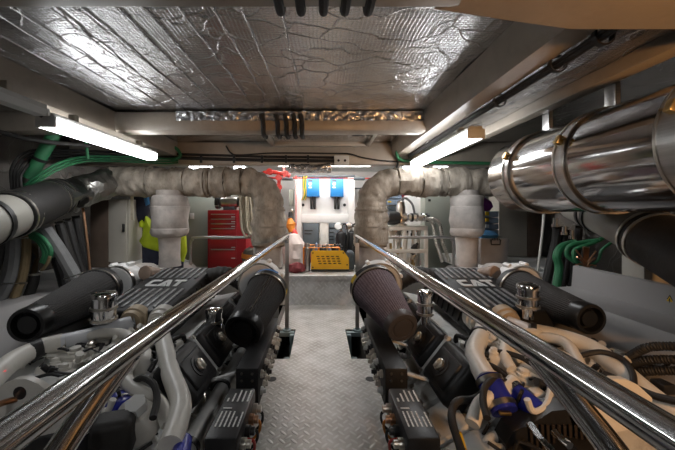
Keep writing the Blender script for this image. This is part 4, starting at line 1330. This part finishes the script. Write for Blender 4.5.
# cables and box on the right ledge
for k, px in enumerate((627, 634, 640)):
    hose('power_cable', ('first', 'second', 'third')[k] + ' of three thick black cables rising from the right tank ledge', 'cable', [P(px + 2, 258, 2.5), P(px, 270, 2.5), P(px - 3, 290, 2.45)], .028, RUBBER)
r = root('fuse_box', 'small grey box with a yellow warning triangle on the right tank ledge', 'electrical box', (2.35, 2.35, .72))
MB().box2((2.28, 2.25, .722), (2.46, 2.42, 1.09), .006).build('box', CAB, r)


def warning_triangle(c, w, parent=None, label=None):
    """yellow triangle sign with black rim and a bolt; faces the walkway / camera, normal along -Y or -X"""
    c, px, pz, n = c
    mb = MB()
    t = lambda a, b: c + px * (a * w) + pz * (b * w)
    mb.prism([t(-.5, -.43), t(.5, -.43), t(0, .43)], n * .001)
    mb.prism([t(-.38, -.36) + n * .001, t(.38, -.36) + n * .001, t(0, .30) + n * .001], n * .001, m=1)
    mb.prism([t(-.03, .12) + n * .002, t(.06, .12) + n * .002, t(.02, -.06) + n * .002, t(.07, -.06) + n * .002, t(-.03, -.30) + n * .002, t(-.01, -.12) + n * .002, t(-.07, -.12) + n * .002], n * .001)
    return mb.build('warning_sticker', [BLACK, SIGNY], parent, label)


EX, EZ = V((1, 0, 0)), V((0, 0, 1))
warning_triangle((V((2.37, 2.249, 1.02)), EX, EZ, V((0, -1, 0))), .07, r, 'yellow warning triangle')
mb_lab = warning_triangle((V((2.209, 2.02, .845)), V((0, -1, 0)), EZ, V((-1, 0, 0.08))), .075)
tag(mb_lab, 'yellow warning triangle stuck on the white upstand of the right tank', 'warning sticker')

# =================================================================== aft compartment
Z0 = DECKZ
G_ = lambda px, Y: (px - CX) / F * Y
# white frame with panels
YP = 6.30
fr = root('equipment_frame', 'white frame with back panel carrying the blue inverters in the aft compartment', 'frame', (.08, YP, Z0))
for px0, px1, nm in ((295, 302, 'l'), (347.5, 354.5, 'r')):
    MB().box2((G_(px0, YP), YP - .06, Z0), (G_(px1, YP), YP + .02, 2.12), .006).build('upright', WHITE, fr)
MB().box2((G_(302, YP), YP, Z0), (G_(347.5, YP), YP + .03, 2.12)).build('back_panel', WHITE, fr)
MB().box2((G_(301, YP), YP - .07, 1.19), (G_(348, YP), YP + .0, 1.36), .006).build('cross_rail', WHITE, fr)
MB().box2((G_(319.5, YP), YP - .05, Z0), (G_(328.5, YP), YP + .0, 1.19), .004).build('centre_strip', CREAM, fr)
MB().box2((G_(295, YP), YP - .08, 2.08), (G_(354.5, YP), YP + .0, 2.12), .004).build('top_rail', BATT, fr)
for px in (303, 344.5):
    MB().lathe(P(px, 205, YP - .001), (0, -1, 0), [(0, .03), (.02, .03), (.02, 0)], 14).build('socket', BLACK, fr)
# inverters
for k, (a, b, w) in enumerate(((306.5, 319.5, 'left'), (330.5, 343.5, 'right'))):
    Y = YP - .16
    x0, x1 = G_(a, Y), G_(b, Y)
    r = root('inverter', f'bright blue inverter on the white panel, {w} one of the pair', 'inverter', ((x0 + x1) / 2, YP - .08, 1.68))
    MB().box2((x0, Y, 1.70), (x1, YP - .005, 2.04), .012).build('case', INV, r)
    MB().box2((x0 - .004, Y - .004, 1.692), (x1 + .004, YP - .005, 1.71), .004).build('lower_edge', mat('deep_blue_enamel', (.01, .10, .3), .4), r)
    MB().lathe((x0 + .07, Y + .001, 1.94), (0, -1, 0), [(0, .034), (.006, .034), (.006, 0)], 20).build('dial', PLATE, r)
    MB().box2((x0 + .03, Y - .004, 1.985), (x0 + .11, Y, 2.02)).build('nameplate', BATT, r)
    MB().box2((x0 + .04, Y - .003, 1.86), (x0 + .10, Y, 1.885)).build('switch', PLATE, r)
    for q in (.38, .62):
        x = x0 + (x1 - x0) * q
        MB().tube([(x, Y + .06, 1.70), (x, Y + .06, 1.55), (x, Y + .08, 1.46)], .026, seg=10).build('supply_cable', RUBBER, r)
# battery cabinets
for k, (a, b, w) in enumerate(((302.8, 319, 'left'), (329, 346.5, 'right'))):
    Y = YP - .10
    x0, x1 = G_(a, Y), G_(b, Y)
    r = root('battery_cabinet', f'dark grey battery cabinet under the white cross rail, {w} one', 'cabinet', ((x0 + x1) / 2, YP - .1, Z0))
    MB().box2((x0, Y, Z0), (x1, YP - .002, 1.185), .006).build('cabinet_body', BATT, r)
    MB().box2((x0 + .012, Y - .012, .46), (x1 - .012, Y + .001, 1.165), .004).build('door', mat('slate_door', (.085, .105, .12), .45, var=.08), r)
    for z, ww in (((1.03, .16), (.97, .14)) if k == 0 else ((1.08, .2), (1.0, .1), (.92, .1), (.86, .1))):
        MB().box2((x0 + .03 if k == 0 else x0 - .0, Y - .02, z), (x0 + .03 + ww if k == 0 else x0 + .03 + ww * .6, Y - .011, z + .022), .002).build('vent_slot', BLACK, r)
# cables yellow green on the frame
for k in range(3):
    hose('earth_cable', ('outer', 'middle', 'inner')[k] + ' yellow green cable hanging beside the left inverter', 'cable',
         [P(304 + k * 1.3, 176, YP - .1), P(303.5 + k * 1.1, 186, YP - .1), P(304.5 + k, 194, YP - .1), P(302 + k * 1.5, 200, YP - .06)], .012, SIGNY if k != 1 else GREEN)
# red sprinkler pipes
r = root('sprinkler_pipe', 'red fire main crossing under the ceiling of the aft compartment', 'pipe', P(320, 179, 5.9))
MB().tube([P(262, 178, 5.9), P(400, 178.5, 5.9)], .020, seg=12).build('pipe', REDP, r)
MB().tube([P(284, 178, 5.9), P(284, 162, 5.9)], .018, seg=10).build('branch', REDP, r)
r = root('sprinkler_valve', 'red valve cluster under the ceiling behind the left exhaust elbow', 'valve', P(280, 190, 5.6))
MB().tube([P(262, 173, 5.6), P(272, 172, 5.6), P(283, 174, 5.6), P(290, 176, 5.6)], .035, seg=12).build('pipe', REDP, r)
MB().tube([P(279, 173, 5.6), P(279, 194, 5.6)], .03, seg=12).build('drop_pipe', REDP, r)
for px, py in ((270, 172), (279, 178), (286, 174), (279, 187)):
    MB().lathe(P(px, py, 5.56), (0, -1, 0), [(-.05, .05), (.0, .05), (.02, .03), (.06, .03), (.06, .055), (.075, .055), (.075, 0)], 14).build('valve_body', REDP, r)
for k, (pts, lab) in enumerate((([P(296, 176, 6.0), P(296, 215, 6.0), P(296, 250, 6.0)], 'thin red pipe down the left upright of the white frame'),)):
    hose('fire_pipe', lab, 'pipe', pts, .009, REDP)
# grey electrical items left of the frame
r = root('switch_box', 'grey switch box on the white wall left of the white frame', 'electrical box', P(291, 200, 6.4))
MB().box(P(291.5, 198, 6.4), (.10, .08, .34), None, .006).build('box', CABG, r)
MB().box(P(291.5, 212, 6.4), (.07, .06, .12), None, .006).build('gland_plate', CLAMP, r)
single('wall_shelf_bracket', 'dark bar bracket on the white wall right of the white frame', 'bracket', MB().box(P(361, 188.5, 6.8), (.32, .03, .03), None, .004), BATT)
for px, w in ((287.5, 'left'), (359, 'right')):
    single('ceiling_box', f'dark flat box under the aft ceiling at the {w} of the inverters', 'electrical box', MB().box(P(px, 178.8, 5.85), (.2, .12, .05), None, .006), BATT)
# orange strap, bags, blankets left
r = root('life_vest', 'orange and red bundle hanging left of the white frame behind the rail', 'bundle', P(291, 245, 5.9))
MB().tube([P(290, 218, 5.9), P(290.5, 224, 5.9), P(292, 232, 5.88)], [.04, .09, .06], seg=14, wob=.3, wscale=10).build('orange_pack', ORANGE, r)
MB().tube([P(293, 229, 5.86), P(294.5, 234, 5.86), P(296, 240, 5.85)], [.03, .07, .04], seg=12, wob=.2).build('red_pack', REDP, r)
MB().lathe(P(290.5, 217, 5.9), (0, 0, 1), [(0, .04), (.09, .035), (.1, 0)], 12).build('black_top', BLACK, r)
single('laundry_bag', 'pale pinkish white bag standing on the platform left of the yellow machine', 'bag', MB().lathe((G_(294, 5.75), 5.75, Z0), (0, 0, 1), [(0, .14), (.05, .18), (.15, .20), (.28, .20), (.40, .18), (.50, .14), (.56, .09), (.58, 0)], 26, wob=.45, wscale=9), WCLOTH)
single('bag', 'dark maroon cloth bundle lying on the platform beside the left rail post', 'bag', MB().lathe((G_(297, 5.12), 5.12, Z0), (0, 0, 1), [(0, .10), (.03, .13), (.08, .125), (.12, .10), (.15, .05), (.16, 0)], 26, wob=.5, wscale=13), MAROON)
single('bag', 'red cloth bag behind the maroon bundle left of the yellow machine', 'bag', MB().lathe((G_(304, 6.08), 6.06, Z0), (0, 0, 1), [(0, .12), (.1, .15), (.2, .12), (.27, .05), (.28, 0)], 20, wob=.3, wscale=8), mat('brick_cloth', (.24, .035, .03), .85, var=.2))
# yellow dive compressor
YC = 5.12
x0, x1 = G_(311, YC), G_(349, YC)
zb = Z0 + .015
cp = root('dive_compressor', 'yellow panelled compressor standing on the platform at the end of the walkway', 'compressor', ((x0 + x1) / 2, YC + .2, Z0))
pan = [(x0, zb + .03), (x0 + .003, zb + .31), (x0 + .03, zb + .325), (x1 - .09, zb + .325), (x1 - .005, zb + .21), (x1, zb + .03)]
pn = MB().prism([(x, YC, z) for x, z in pan], (0, .02, 0)).build('front_panel', YEL, cp)
mb = MB()
for row in range(4):
    for k in range(5):
        xx = x0 + .11 + k * .078 + row * .012
        mb.box((xx, YC - .001, zb + .235 - row * .038), (.048, .004, .014), None, .001)
mb.build('vent_slots', BLACK, pn)
for xx, zz in ((x0 + .03, zb + .06), (x0 + .03, zb + .29), (x1 - .09, zb + .29), (x1 - .03, zb + .10)):
    MB().lathe((xx, YC, zz), (0, -1, 0), [(-.002, .012), (.005, .012), (.005, 0)], 10).build('screw', BLACK, pn)
MB().box2((x0, YC + .02, zb), (x1, YC + .52, zb + .03), .004).build('base_frame', BATT, cp)
MB().box2((x0 + .02, YC + .03, zb + .03), (x1 - .1, YC + .5, zb + .27), .02).build('motor_block', BATT, cp)
for a, b in (((x0 - .12, YC + .05, zb + .37), (x1 - .15, YC + .05, zb + .37)), ((x0 - .12, YC + .45, zb + .37), (x1 - .15, YC + .45, zb + .37))):
    MB().tube([a, b], .016, seg=10).build('carry_bar', ORANGE, cp)
for xx in (x0 - .12, x0 + .12, x1 - .15):
    MB().tube([(xx, YC + .05, zb), (xx, YC + .05, zb + .37)], .014, seg=8).build('frame_upright', ORANGE, cp)
MB().lathe((x0 - .065, YC + .06, zb), (0, 0, 1), [(0, .05), (.36, .05), (.37, .035), (.41, .03), (.41, .045), (.44, .04), (.44, 0)], 20).build('filter_tower', BRUSH, cp)
MB().box2((x1 - .02, YC + .06, zb), (x1 + .10, YC + .36, zb + .30), .04).build('side_guard', BATT, cp)
rnd = random.Random(3)
for k in range(14):
    xx = x0 + .05 + (x1 - x0 - .15) * k / 13
    hh = rnd.uniform(.06, .15)
    MB().lathe((xx, YC + rnd.uniform(.1, .4), zb + .27), (0, 0, 1), [(0, .03), (hh * .6, .03), (hh * .6, .018), (hh, .02), (hh + .02, .0)], 10).build('cylinder_head', rnd.choice([CLAMP, BATT, BRASS, BLACK, CRATE]), cp)
# black diving bottles
for k, (px, py, Y, lab) in enumerate(((341, 268, 5.8, 'black diving cylinder with chrome valve left of the pair by the right frame upright'), (351.5, 269, 5.85, 'black diving cylinder with chrome valve right of the pair by the right elbow riser'))):
    c = P(px, 212, Y)
    c.z = Z0
    r = root('diving_cylinder', lab, 'gas cylinder', c)
    MB().lathe(c, (0, 0, 1), [(0, .09), (.02, .1), (.50, .1), (.58, .08), (.62, .03), (.63, 0)], 24).build('bottle', BLACK, r)
    MB().lathe(c + V((0, 0, .62)), (0, 0, 1), [(0, .025), (.06, .025), (.06, .05), (.12, .045), (.13, 0)], 14).build('valve', CHROME, r)
    MB().lathe(c + V((-.05, -.02, .70)), (0, -1, .3), [(-.03, .06), (.02, .07), (.03, .06), (.03, 0)], 16).build('gauge', PLATE if k == 0 else CHROME, r)
    MB().tube([c + V((0, 0, .70)), c + V((.08, -.03, .74)), c + V((.12, -.05, .55)), c + V((.10, -.06, .3))], .014, seg=8).build('hose', RUBBER, r)

# ------------------------------------------------------------------ left of the walkway
# guard rails on the platform edge
for s, (xa, xb) in ((-1, (-1.90, -.92)), (1, (.62, 1.96))):
    lab = 'left' if s < 0 else 'right'
    Y = 4.70
    z = 1.4 - (237.5 - CY) / F * Y
    r = root('guard_rail', f'low stainless guard rail at the platform edge on the {lab} side', 'guard rail', ((xa + xb) / 2, Y, Z0))
    xo, xi = (xa, xb) if s < 0 else (xb, xa)
    dxo = .07 if s < 0 else -.07
    MB().tube([(xi, Y, z), (xo + dxo * 1.6, Y, z), (xo + dxo * .4, Y, z - .035), (xo, Y, z - .12), (xo, Y, .40)], .02, seg=12).build('rail', BRUSH, r)
    MB().tube([(xi - dxo * .5, Y, z), (xi - dxo * .5, Y, .40)], .02, seg=12).build('post', BRUSH, r)
# red tool chest
YT = 5.05
x0, x1 = G_(207.5, YT), G_(238.5, YT)
zt = 1.4 + .03
tc = root('tool_chest', 'tall red tool chest with drawers behind the left engine', 'tool chest', ((x0 + x1) / 2, YT + .25, Z0))
MB().box2((x0, YT, Z0 + .06), (x1 + .12, YT + .5, zt), .01).build('chest_body', RED, tc)
z = zt - .055
for h in (.075, .075, .075, .16, .17, .17):
    dr = MB().box2((x0 + .035, YT - .012, z - h + .008), (x1 - .03, YT + .004, z), .004).build('drawer', RED, tc)
    MB().box2((x0 + .06, YT - .024, z - .018), (x1 - .05, YT - .012, z - .004), .003).build('handle', BRUSH, dr)
    MB().box2((x1 - .11, YT - .015, z - h + .016), (x1 - .05, YT - .012, z - h + .03)).build('drawer_tag', PLATE, dr)
    z -= h
for xx in (x0 + .06, x1 + .02):
    MB().lathe((xx - .02, YT + .08, Z0 + .035), (1, 0, 0), [(0, .03), (.03, .03)], 14).build('caster', RUBBER, tc)
# bench grinder on the chest
gy = YT + .2
gc = V((G_(230, gy), gy, zt + .13))
bg = root('bench_grinder', 'silver and black bench grinder standing on the red tool chest', 'bench grinder', (gc.x, gy, zt))
MB().lathe(gc - V((.16, 0, 0)), (1, 0, 0), [(0, .05), (.03, .085), (.10, .10), (.22, .10), (.29, .085), (.32, .05)], 28).build('motor_housing', CLAMP, bg)
for sx_ in (-1, 1):
    w_ = MB().lathe(gc + V((sx_ * .17, 0, 0)), (sx_, 0, 0), [(0, .11), (.05, .11), (.055, .10), (.06, 0)], 28).build('wheel_guard', BLACK, bg)
    MB().box(gc + V((sx_ * .19, -.10, -.06)), (.07, .05, .015), None, .004).build('tool_rest', CLAMP, bg)
MB().box2((gc.x - .09, gy - .08, zt), (gc.x + .09, gy + .08, zt + .06), .01).build('pedestal', BATT, bg)
# coil of pale hose hung behind the riser
r = root('hose_coil', 'hank of cream hose hanging between the red tool chest and the left riser', 'hose', (G_(249, 4.7), 4.7, 1.1))
for k in range(6):
    o = k * .034
    xa = G_(240.5, 4.7) + o * .8
    yy = 4.66 + (k % 3) * .03
    zb_ = 1.04 + .02 * ((k * 7) % 5)
    MB().tube([(xa, yy, 1.66), (xa + .01, yy, 1.4), (xa + .03, yy, 1.16), (xa + .10, yy, zb_), (xa + .17, yy + .02, 1.14), (xa + .16, yy + .03, 1.4), (xa + .13, yy + .03, 1.66)], .018, seg=8).build('loop', ROPE, r)
# grey wall and cabinets on the left
single('locker', 'tall grey green locker behind the red tool chest', 'locker', MB().box2((G_(153, 5.6), 5.62, Z0), (G_(262, 5.6), 6.1, 1.74), .01), CABG)
r = root('electrical_cabinet', 'beige electrical cabinet with brown side under the left exhaust pipe', 'cabinet', (-2.6, 4.3, .70))
Yc = 4.05
MB().box2((G_(110, Yc), Yc, .76), (G_(129, Yc), Yc + .3, 1.56), .006).build('cabinet_body', CAB, r)
MB().box2((G_(110, Yc) - .01, Yc - .02, .77), (G_(127, Yc), Yc, 1.55), .006).build('door', CAB, r)
MB().box2((G_(92, Yc), Yc - .03, .70), (G_(109.6, Yc), Yc + .3, 1.56), .004).build('side_panel', CABB, r)
MB().box((G_(125, Yc), Yc - .03, 1.2), (.02, .03, .1), None, .004).build('latch', BLACK, r)
single('strap', 'pale strap hanging beside the beige cabinet under the left exhaust pipe', 'strap', MB().box(P(132, 208, 3.98), (.035, .012, .30), None, .003), ROPE)
# work clothes on hooks
def garment(name, lab, cat, pts, m, extra=()):
    r = root(name, lab, cat, pts[0])
    return r


Yg = 4.02
r = root('hi_vis_jacket', 'fluorescent yellow work jacket hanging behind the left lagged bellows', 'jacket', P(165, 268, 4.1))


def cloth_prism(outline, Y, depth, m, parent, name, cut=3):
    """soft hanging cloth: outline in the plane, bulged and creased"""
    mb = MB()
    cx_ = sum(p[0] for p in outline) / len(outline)
    cy_ = sum(p[1] for p in outline) / len(outline)
    levels = [(1.0, 0.0), (.97, .35), (.8, .75), (.5, 1.0)]
    def lay(sign):
        rings = []
        for sc, dp in levels:
            ring = []
            for px, py in outline:
                qx, qy = cx_ + (px - cx_) * sc, cy_ + (py - cy_) * sc
                off = depth * (dp + .35 * dp * noise.noise(V((qx * .35, qy * .12, 3.0))))
                p = P(qx, qy, Y)
                p.y += sign * off
                ring.append(mb.bm.verts.new(p))
            rings.append(ring)
        n_ = len(outline)
        for i in range(len(rings) - 1):
            for k in range(n_):
                mb.bm.faces.new((rings[i][k], rings[i][(k + 1) % n_], rings[i + 1][(k + 1) % n_], rings[i + 1][k]))
        mb.bm.faces.new(rings[-1])
        return rings[0]
    a = lay(-1)
    b = lay(1)
    n_ = len(outline)
    for k in range(n_):
        mb.bm.faces.new((a[k], b[k], b[(k + 1) % n_], a[(k + 1) % n_]))
    bmesh.ops.remove_doubles(mb.bm, verts=mb.bm.verts, dist=1e-5)
    return mb.build(name, m, parent, sharp=70)


cloth_prism([(146, 216), (150, 222), (156, 226), (165, 228), (176, 226), (186, 232), (187, 252), (184, 262), (172, 254), (157, 251), (144, 247), (140, 241), (143, 236), (144, 226)], 4.25, .09, HIVIS, r, 'jacket_body')
cloth_prism([(142, 243), (155, 248), (170, 250), (184, 256), (183, 276), (165, 280), (143, 276)], 4.28, .07, NAVY, r, 'lower_panel')
cloth_prism([(139.5, 222), (142, 220), (145, 224), (143.5, 228), (140, 227)], 4.20, .03, HIVIS, r, 'collar_tab')
r = root('coverall', 'dark navy coverall hanging beside the yellow jacket under the exhaust pipe', 'coverall', P(140, 230, 4.2))
cloth_prism([(134, 193), (142, 190), (149, 194), (149, 210), (146, 222), (138, 224), (133, 216), (134, 204)], 4.3, .09, NAVY, r, 'coverall_body')
cloth_prism([(144, 196), (148, 195), (149.5, 204), (146, 206)], 4.18, .03, BLUEC, r, 'blue_sleeve')
single('switch_plate', 'small pale switch plate on the grey green locker', 'switch', MB().box(P(192, 216, 5.6), (.07, .02, .10), None, .004), PLATE)
r = root('buoy', 'dark round fender with orange panel beside the red tool chest', 'fender', P(251, 262, 4.9))
MB().lathe(P(251, 256, 4.9) + V((0, -.0, -.16)), (0, 0, 1), [(0, .03), (.03, .10), (.10, .135), (.18, .135), (.26, .10), (.30, .03)], 24).build('fender_body', mat('dark_olive', (.10, .09, .07), .6), r)
MB().ring(P(251, 256, 4.9) + V((0, 0, -.0)), (.12, 0, 1), .137, .07, .006).build('orange_panel', ORANGE, r)
MB().box(P(253.5, 247, 4.75), (.10, .02, .03), None, .004).build('red_tag', REDP, r)

# ------------------------------------------------------------------ right of the walkway
r = root('locker', 'grey green locker behind the watermaker frame on the right', 'locker', (G_(441, 5.4), 5.5, Z0))
MB().box2((G_(425, 5.45), 5.45, Z0), (G_(455, 5.45), 5.70, 1.4 + .27), .01).build('locker_body', CABG, r)
MB().box((G_(429.5, 5.44), 5.44, 1.4 + .20), (.04, .02, .04), None, .004).build('lock', BLACK, r)
r = root('switchboard', 'white switchboard panel with narrow meter strip left of the right locker', 'switchboard', (G_(415, 5.8), 5.85, Z0))
MB().box2((G_(406, 5.8), 5.8, Z0), (G_(422, 5.8), 6.0, 1.4 + .30), .008).build('panel', WHITE, r)
MB().box2((G_(421.5, 5.75), 5.72, Z0), (G_(426.5, 5.75), 6.0, 1.4 + .30), .006).build('meter_strip', CREAM, r)
for z in (1.4 + .20, 1.4 + .06):
    MB().box((G_(424, 5.71), 5.715, z), (.05, .02, .09), None, .004).build('meter', BLACK, r)
# blue organisers
r = root('wall_rack', 'wall rack with slate boards behind the right elbow', 'rack', (G_(395, 6.0), 6.0, 1.4))
for k in range(4):
    z = 1.4 + .30 - k * .12
    MB().box2((G_(388, 6), 5.95, z - .05), (G_(401, 6), 6.15, z + .05), .008).build('drawer', [CRATE, CRATE, BATT, BLACK][k], r)
    MB().box((G_(389.5, 5.94), 5.94, z + .01), (.06, .02, .03), None, .003).build('yellow_latch', SIGNY if k < 2 else BATT, r)
MB().box2((G_(402, 6), 5.95, 1.4 + .27), (G_(408, 6), 6.05, 1.4 + .37), .006).build('red_frame', mat('dark_red_frame', (.2, .03, .04), .5), r)
MB().box2((G_(386, 6), 6.15, Z0), (G_(409, 6), 6.2, 1.4 + .38)).build('back_board', WHITE, r)
# watermaker frame
Yw = 4.95
wm = root('watermaker', 'cream framed watermaker unit with pump and hoses behind the right engine', 'watermaker', (G_(408, Yw), Yw + .2, Z0))
zt = 1.4 - (226 - CY) / F * Yw
xa, xb = G_(386, Yw), G_(428, Yw)
fm = CREAM
MB().box2((xa, Yw, zt - .07), (xb, Yw + .06, zt), .006).build('top_beam', fm, wm)
MB().box2((xa, Yw + .40, zt - .07), (xb, Yw + .46, zt), .006).build('top_beam', fm, wm)
for xx in (xa, G_(403, Yw), xb - .05):
    MB().box2((xx, Yw, Z0), (xx + .055, Yw + .06, zt - .07), .006).build('frame_post', fm, wm)
    MB().box2((xx, Yw + .40, Z0), (xx + .055, Yw + .46, zt - .07), .006).build('frame_post', fm, wm)
MB().box2((xa, Yw - .005, zt - .42), (xb, Yw + .05, zt - .36), .006).build('cross_beam', fm, wm)
MB().box2((xa, Yw, zt - .02), (xb, Yw + .46, zt), .004).build('top_plate', fm, wm)
MB().lathe((G_(404, Yw), Yw + .2, zt), (0, 0, 1), [(0, .10), (.02, .10), (.04, .075), (.30, .075), (.34, .06), (.38, .06), (.40, .03), (.40, 0)], 24).build('pump_tower', CLAMP, wm)
MB().lathe((G_(389, Yw), Yw + .2, zt + .12), (1, 0, 0), [(0, .07), (.03, .11), (.2, .11), (.24, .06)], 24).build('pump_motor', BLACK, wm)
MB().tube([(G_(404, Yw), Yw + .15, zt + .14), (G_(415, Yw), Yw + .12, zt + .13), (G_(428, Yw), Yw + .1, zt + .12)], .05, seg=14).build('manifold_pipe', CLAMP, wm)
for px in (409, 414, 419, 425, 430):
    MB().ring((G_(px, Yw), Yw + .12, zt + .13), (1, 0, .0), .05, .03, .018).build('coupling_nut', CHROME if px % 2 else BLACK, wm)
MB().tube([(G_(402, Yw), Yw + .2, zt + .36), (G_(408, Yw), Yw + .18, zt + .44), (G_(415, Yw), Yw + .15, zt + .34), (G_(417, Yw), Yw + .12, zt + .17)], .018, seg=10).build('pressure_hose', GREYH, wm)
for k, (dx, rr_) in enumerate(((0, .03), (.10, .028))):
    MB().tube([(G_(428, Yw) + dx * .3, Yw + .06, zt + .12), (G_(433, Yw) + dx, Yw + .02, zt + .05), (G_(436, Yw) + dx, Yw - .02, zt - .25), (G_(442, Yw) + dx, Yw - .03, zt - .55)], rr_, seg=10, ridge=(.03, .003), step=.008).build('braided_hose', CLAMP, wm)
rnd = random.Random(9)
for k in range(22):
    px = rnd.uniform(388, 426)
    z = rnd.uniform(Z0 + .1, zt - .1)
    MB().lathe((G_(px, Yw), Yw + rnd.uniform(.08, .3), z), (rnd.choice([0, 1]), 0, 1), [(-.05, .03), (.0, .035), (.03, .035), (.03, .02), (.08, .02), (.08, 0)], 10).build('valve', rnd.choice([CLAMP, BLACK, BRASS, CREAM, CREAM]), wm)
for k in range(6):
    px = 389 + k * 6.5
    MB().tube([(G_(px, Yw), Yw + .22, Z0 + .05), (G_(px + 1, Yw), Yw + .2, Z0 + .4), (G_(px + 3, Yw), Yw + .22, zt - .06)], .02, seg=8).build('membrane_pipe', rnd.choice([CREAM, CLAMP, CREAM]), wm)
# storage boxes at the right
Yb = 4.48
x0, x1 = G_(481, Yb), G_(499, Yb)
zbase = 1.4 - (236 - CY) / F * Yb
for k in range(4):
    lab = ('lowest', 'third', 'second', 'topmost')[k]
    z0 = zbase + k * .088
    r = root('organiser_box', f'blue grey organiser box with yellow latches beside the silencer end, {lab} of its stack', 'organiser box', ((x0 + x1) / 2, Yb + .15, z0), 'stacked organiser boxes')
    MB().box2((x0 + .01 * (k % 2), Yb, z0), (x1, Yb + .3, z0 + .083), .012).build('box', CRATE, r)
    for q in (.32,):
        MB().box((x0 + (x1 - x0) * q, Yb - .008, z0 + .05), (.05, .018, .05), None, .003).build('latch', SIGNY if k != 1 else PLATE, r)
single('purple_bag', 'purple cloth bag on top of the organiser boxes behind the silencer', 'bag', MB().lathe(((x0 + x1) / 2 - .06, Yb + .15, zbase + 4 * .088), (0, 0, 1), [(0, .12), (.06, .15), (.13, .13), (.19, .06), (.2, 0)], 18, wob=.25, wscale=8), PURPLE)
single('shelf_unit', 'grey shelf carrying the organiser boxes behind the right bellows', 'shelf', MB().box2((x0 - .12, Yb - .02, Z0), (x1 + .04, Yb + .34, zbase), .01), CABG)
r = root('storage_bin', 'grey storage bin with recessed handle in front of the organiser boxes', 'storage bin', (G_(494, 4.1), 4.25, .72))
Yb2 = 4.1
MB().hexa([(G_(481, Yb2), Yb2, .722), (G_(507, Yb2), Yb2, .722), (G_(507, Yb2), Yb2 + .33, .722), (G_(481, Yb2), Yb2 + .33, .722),
           (G_(480, Yb2), Yb2 - .02, 1.06), (G_(509, Yb2), Yb2 - .02, 1.06), (G_(509, Yb2), Yb2 + .34, 1.06), (G_(480, Yb2), Yb2 + .34, 1.06)], bevel=.015).build('bin_body', CRATE2, r)
mb = MB().tube([P(491, 239.5, Yb2 - .035), P(491.5, 244.5, Yb2 - .035), P(500, 244.5, Yb2 - .035), P(500.5, 239.5, Yb2 - .035)], .009, seg=8, smooth=False)
mb.build('handle', BLACK, r)
mb = MB()
for k in range(5):
    mb.box(P(492.5 + k * 1.7, 239.3, Yb2 - .028), (.012, .004, .03 if k % 2 else .02))
mb.build('lid_print', BLACK, r)
MB().lathe((G_(493, 4.1), 4.26, 1.06), (0, 0, 1), [(0, .15), (.04, .16), (.08, .1), (.1, 0)], 18, wob=.3, wscale=10).build('contents', BLUEC, r)
single('storage_bag', 'blue plastic bag tucked between the right bellows and the grey bin', 'bag', MB().lathe((G_(476.5, 4.1), 4.3, .722), (0, 0, 1), [(0, .08), (.1, .11), (.25, .10), (.36, .04), (.37, 0)], 18, wob=.25, wscale=9), CLEAR)
r = root('electrical_cabinet', 'beige cabinet with dark side standing below the silencer end', 'cabinet', (G_(520, 4.85), 5.0, .72))
Yr = 4.85
MB().box2((G_(499, Yr), Yr, .725), (G_(527, Yr), Yr + .3, 1.66), .006).build('cabinet_body', CAB, r)
MB().box2((G_(527, Yr) + .002, Yr - .02, .725), (G_(541, Yr), Yr + .3, 1.66), .004).build('side_panel', CABB, r)
single('document_tray', 'pale flat tray lying on the right ledge below the beige cabinet', 'tray', MB().box(P(523, 268, 3.75), (.30, .25, .02), None, .004), PLATE)
# =================================================================== camera and light
cd = bpy.data.cameras.new('camera')
cam = bpy.data.objects.new('camera', cd)
COL.objects.link(cam)
cam.location = (0, 0, H)
cam.rotation_euler = (math.pi / 2, 0, 0)
cd.sensor_width = 36
cd.lens = 36 * F / 675
cd.shift_x = (337.5 - CX) / 675
cd.shift_y = -(225 - CY) / 675
cd.clip_start = .02
SC.camera = cam


def lamp(name, loc, rot, power, size, size_y, col):
    ld = bpy.data.lights.new(name, 'AREA')
    ld.shape = 'RECTANGLE'
    ld.size, ld.size_y = size, size_y
    ld.energy = power
    ld.color = col
    o = bpy.data.objects.new(name, ld)
    COL.objects.link(o)
    o.location = loc
    o.rotation_euler = rot
    return o


# warm work lamp standing on the right tank beside the camera
wl = root('work_lamp', 'warm halogen work lamp on a stand beside the right engine behind the viewer', 'lamp', (1.38, -.5, 0))
MB().box((1.38, -.52, 1.55), (.16, .10, .16), None, .015).build('lamp_housing', BLACK, wl)
MB().tube([(1.38, -.55, -.6), (1.38, -.55, 1.5)], .015, seg=10).build('lamp_stand', CLAMP, wl)
ld = bpy.data.lights.new('work_lamp_bulb', 'SPOT')
ld.spot_size = math.radians(128)
ld.spot_blend = .35
ld.energy = 95
ld.color = (1.0, .52, .2)
ld.shadow_soft_size = .05
lo = bpy.data.objects.new('work_lamp_bulb', ld)
COL.objects.link(lo)
lo.location = (1.34, -.4, 1.55)
lo.rotation_euler = (V((1.94, 1.2, 1.75)) - V((1.34, -.4, 1.55))).to_track_quat('-Z', 'Y').to_euler()
w = bpy.data.worlds.new('world')
SC.world = w
w.use_nodes = True
w.node_tree.nodes['Background'].inputs['Color'].default_value = (.9, .95, 1, 1)
w.node_tree.nodes['Background'].inputs['Strength'].default_value = .0
SC.view_settings.view_transform = 'Standard'
SC.view_settings.look = 'None'
SC.view_settings.gamma = 1
SC.view_settings.exposure = 0.0
SC.cycles.use_denoising = True
SC.cycles.max_bounces = 8
SC.cycles.sample_clamp_indirect = 4
SC.cycles.caustics_reflective = False
SC.cycles.caustics_refractive = False
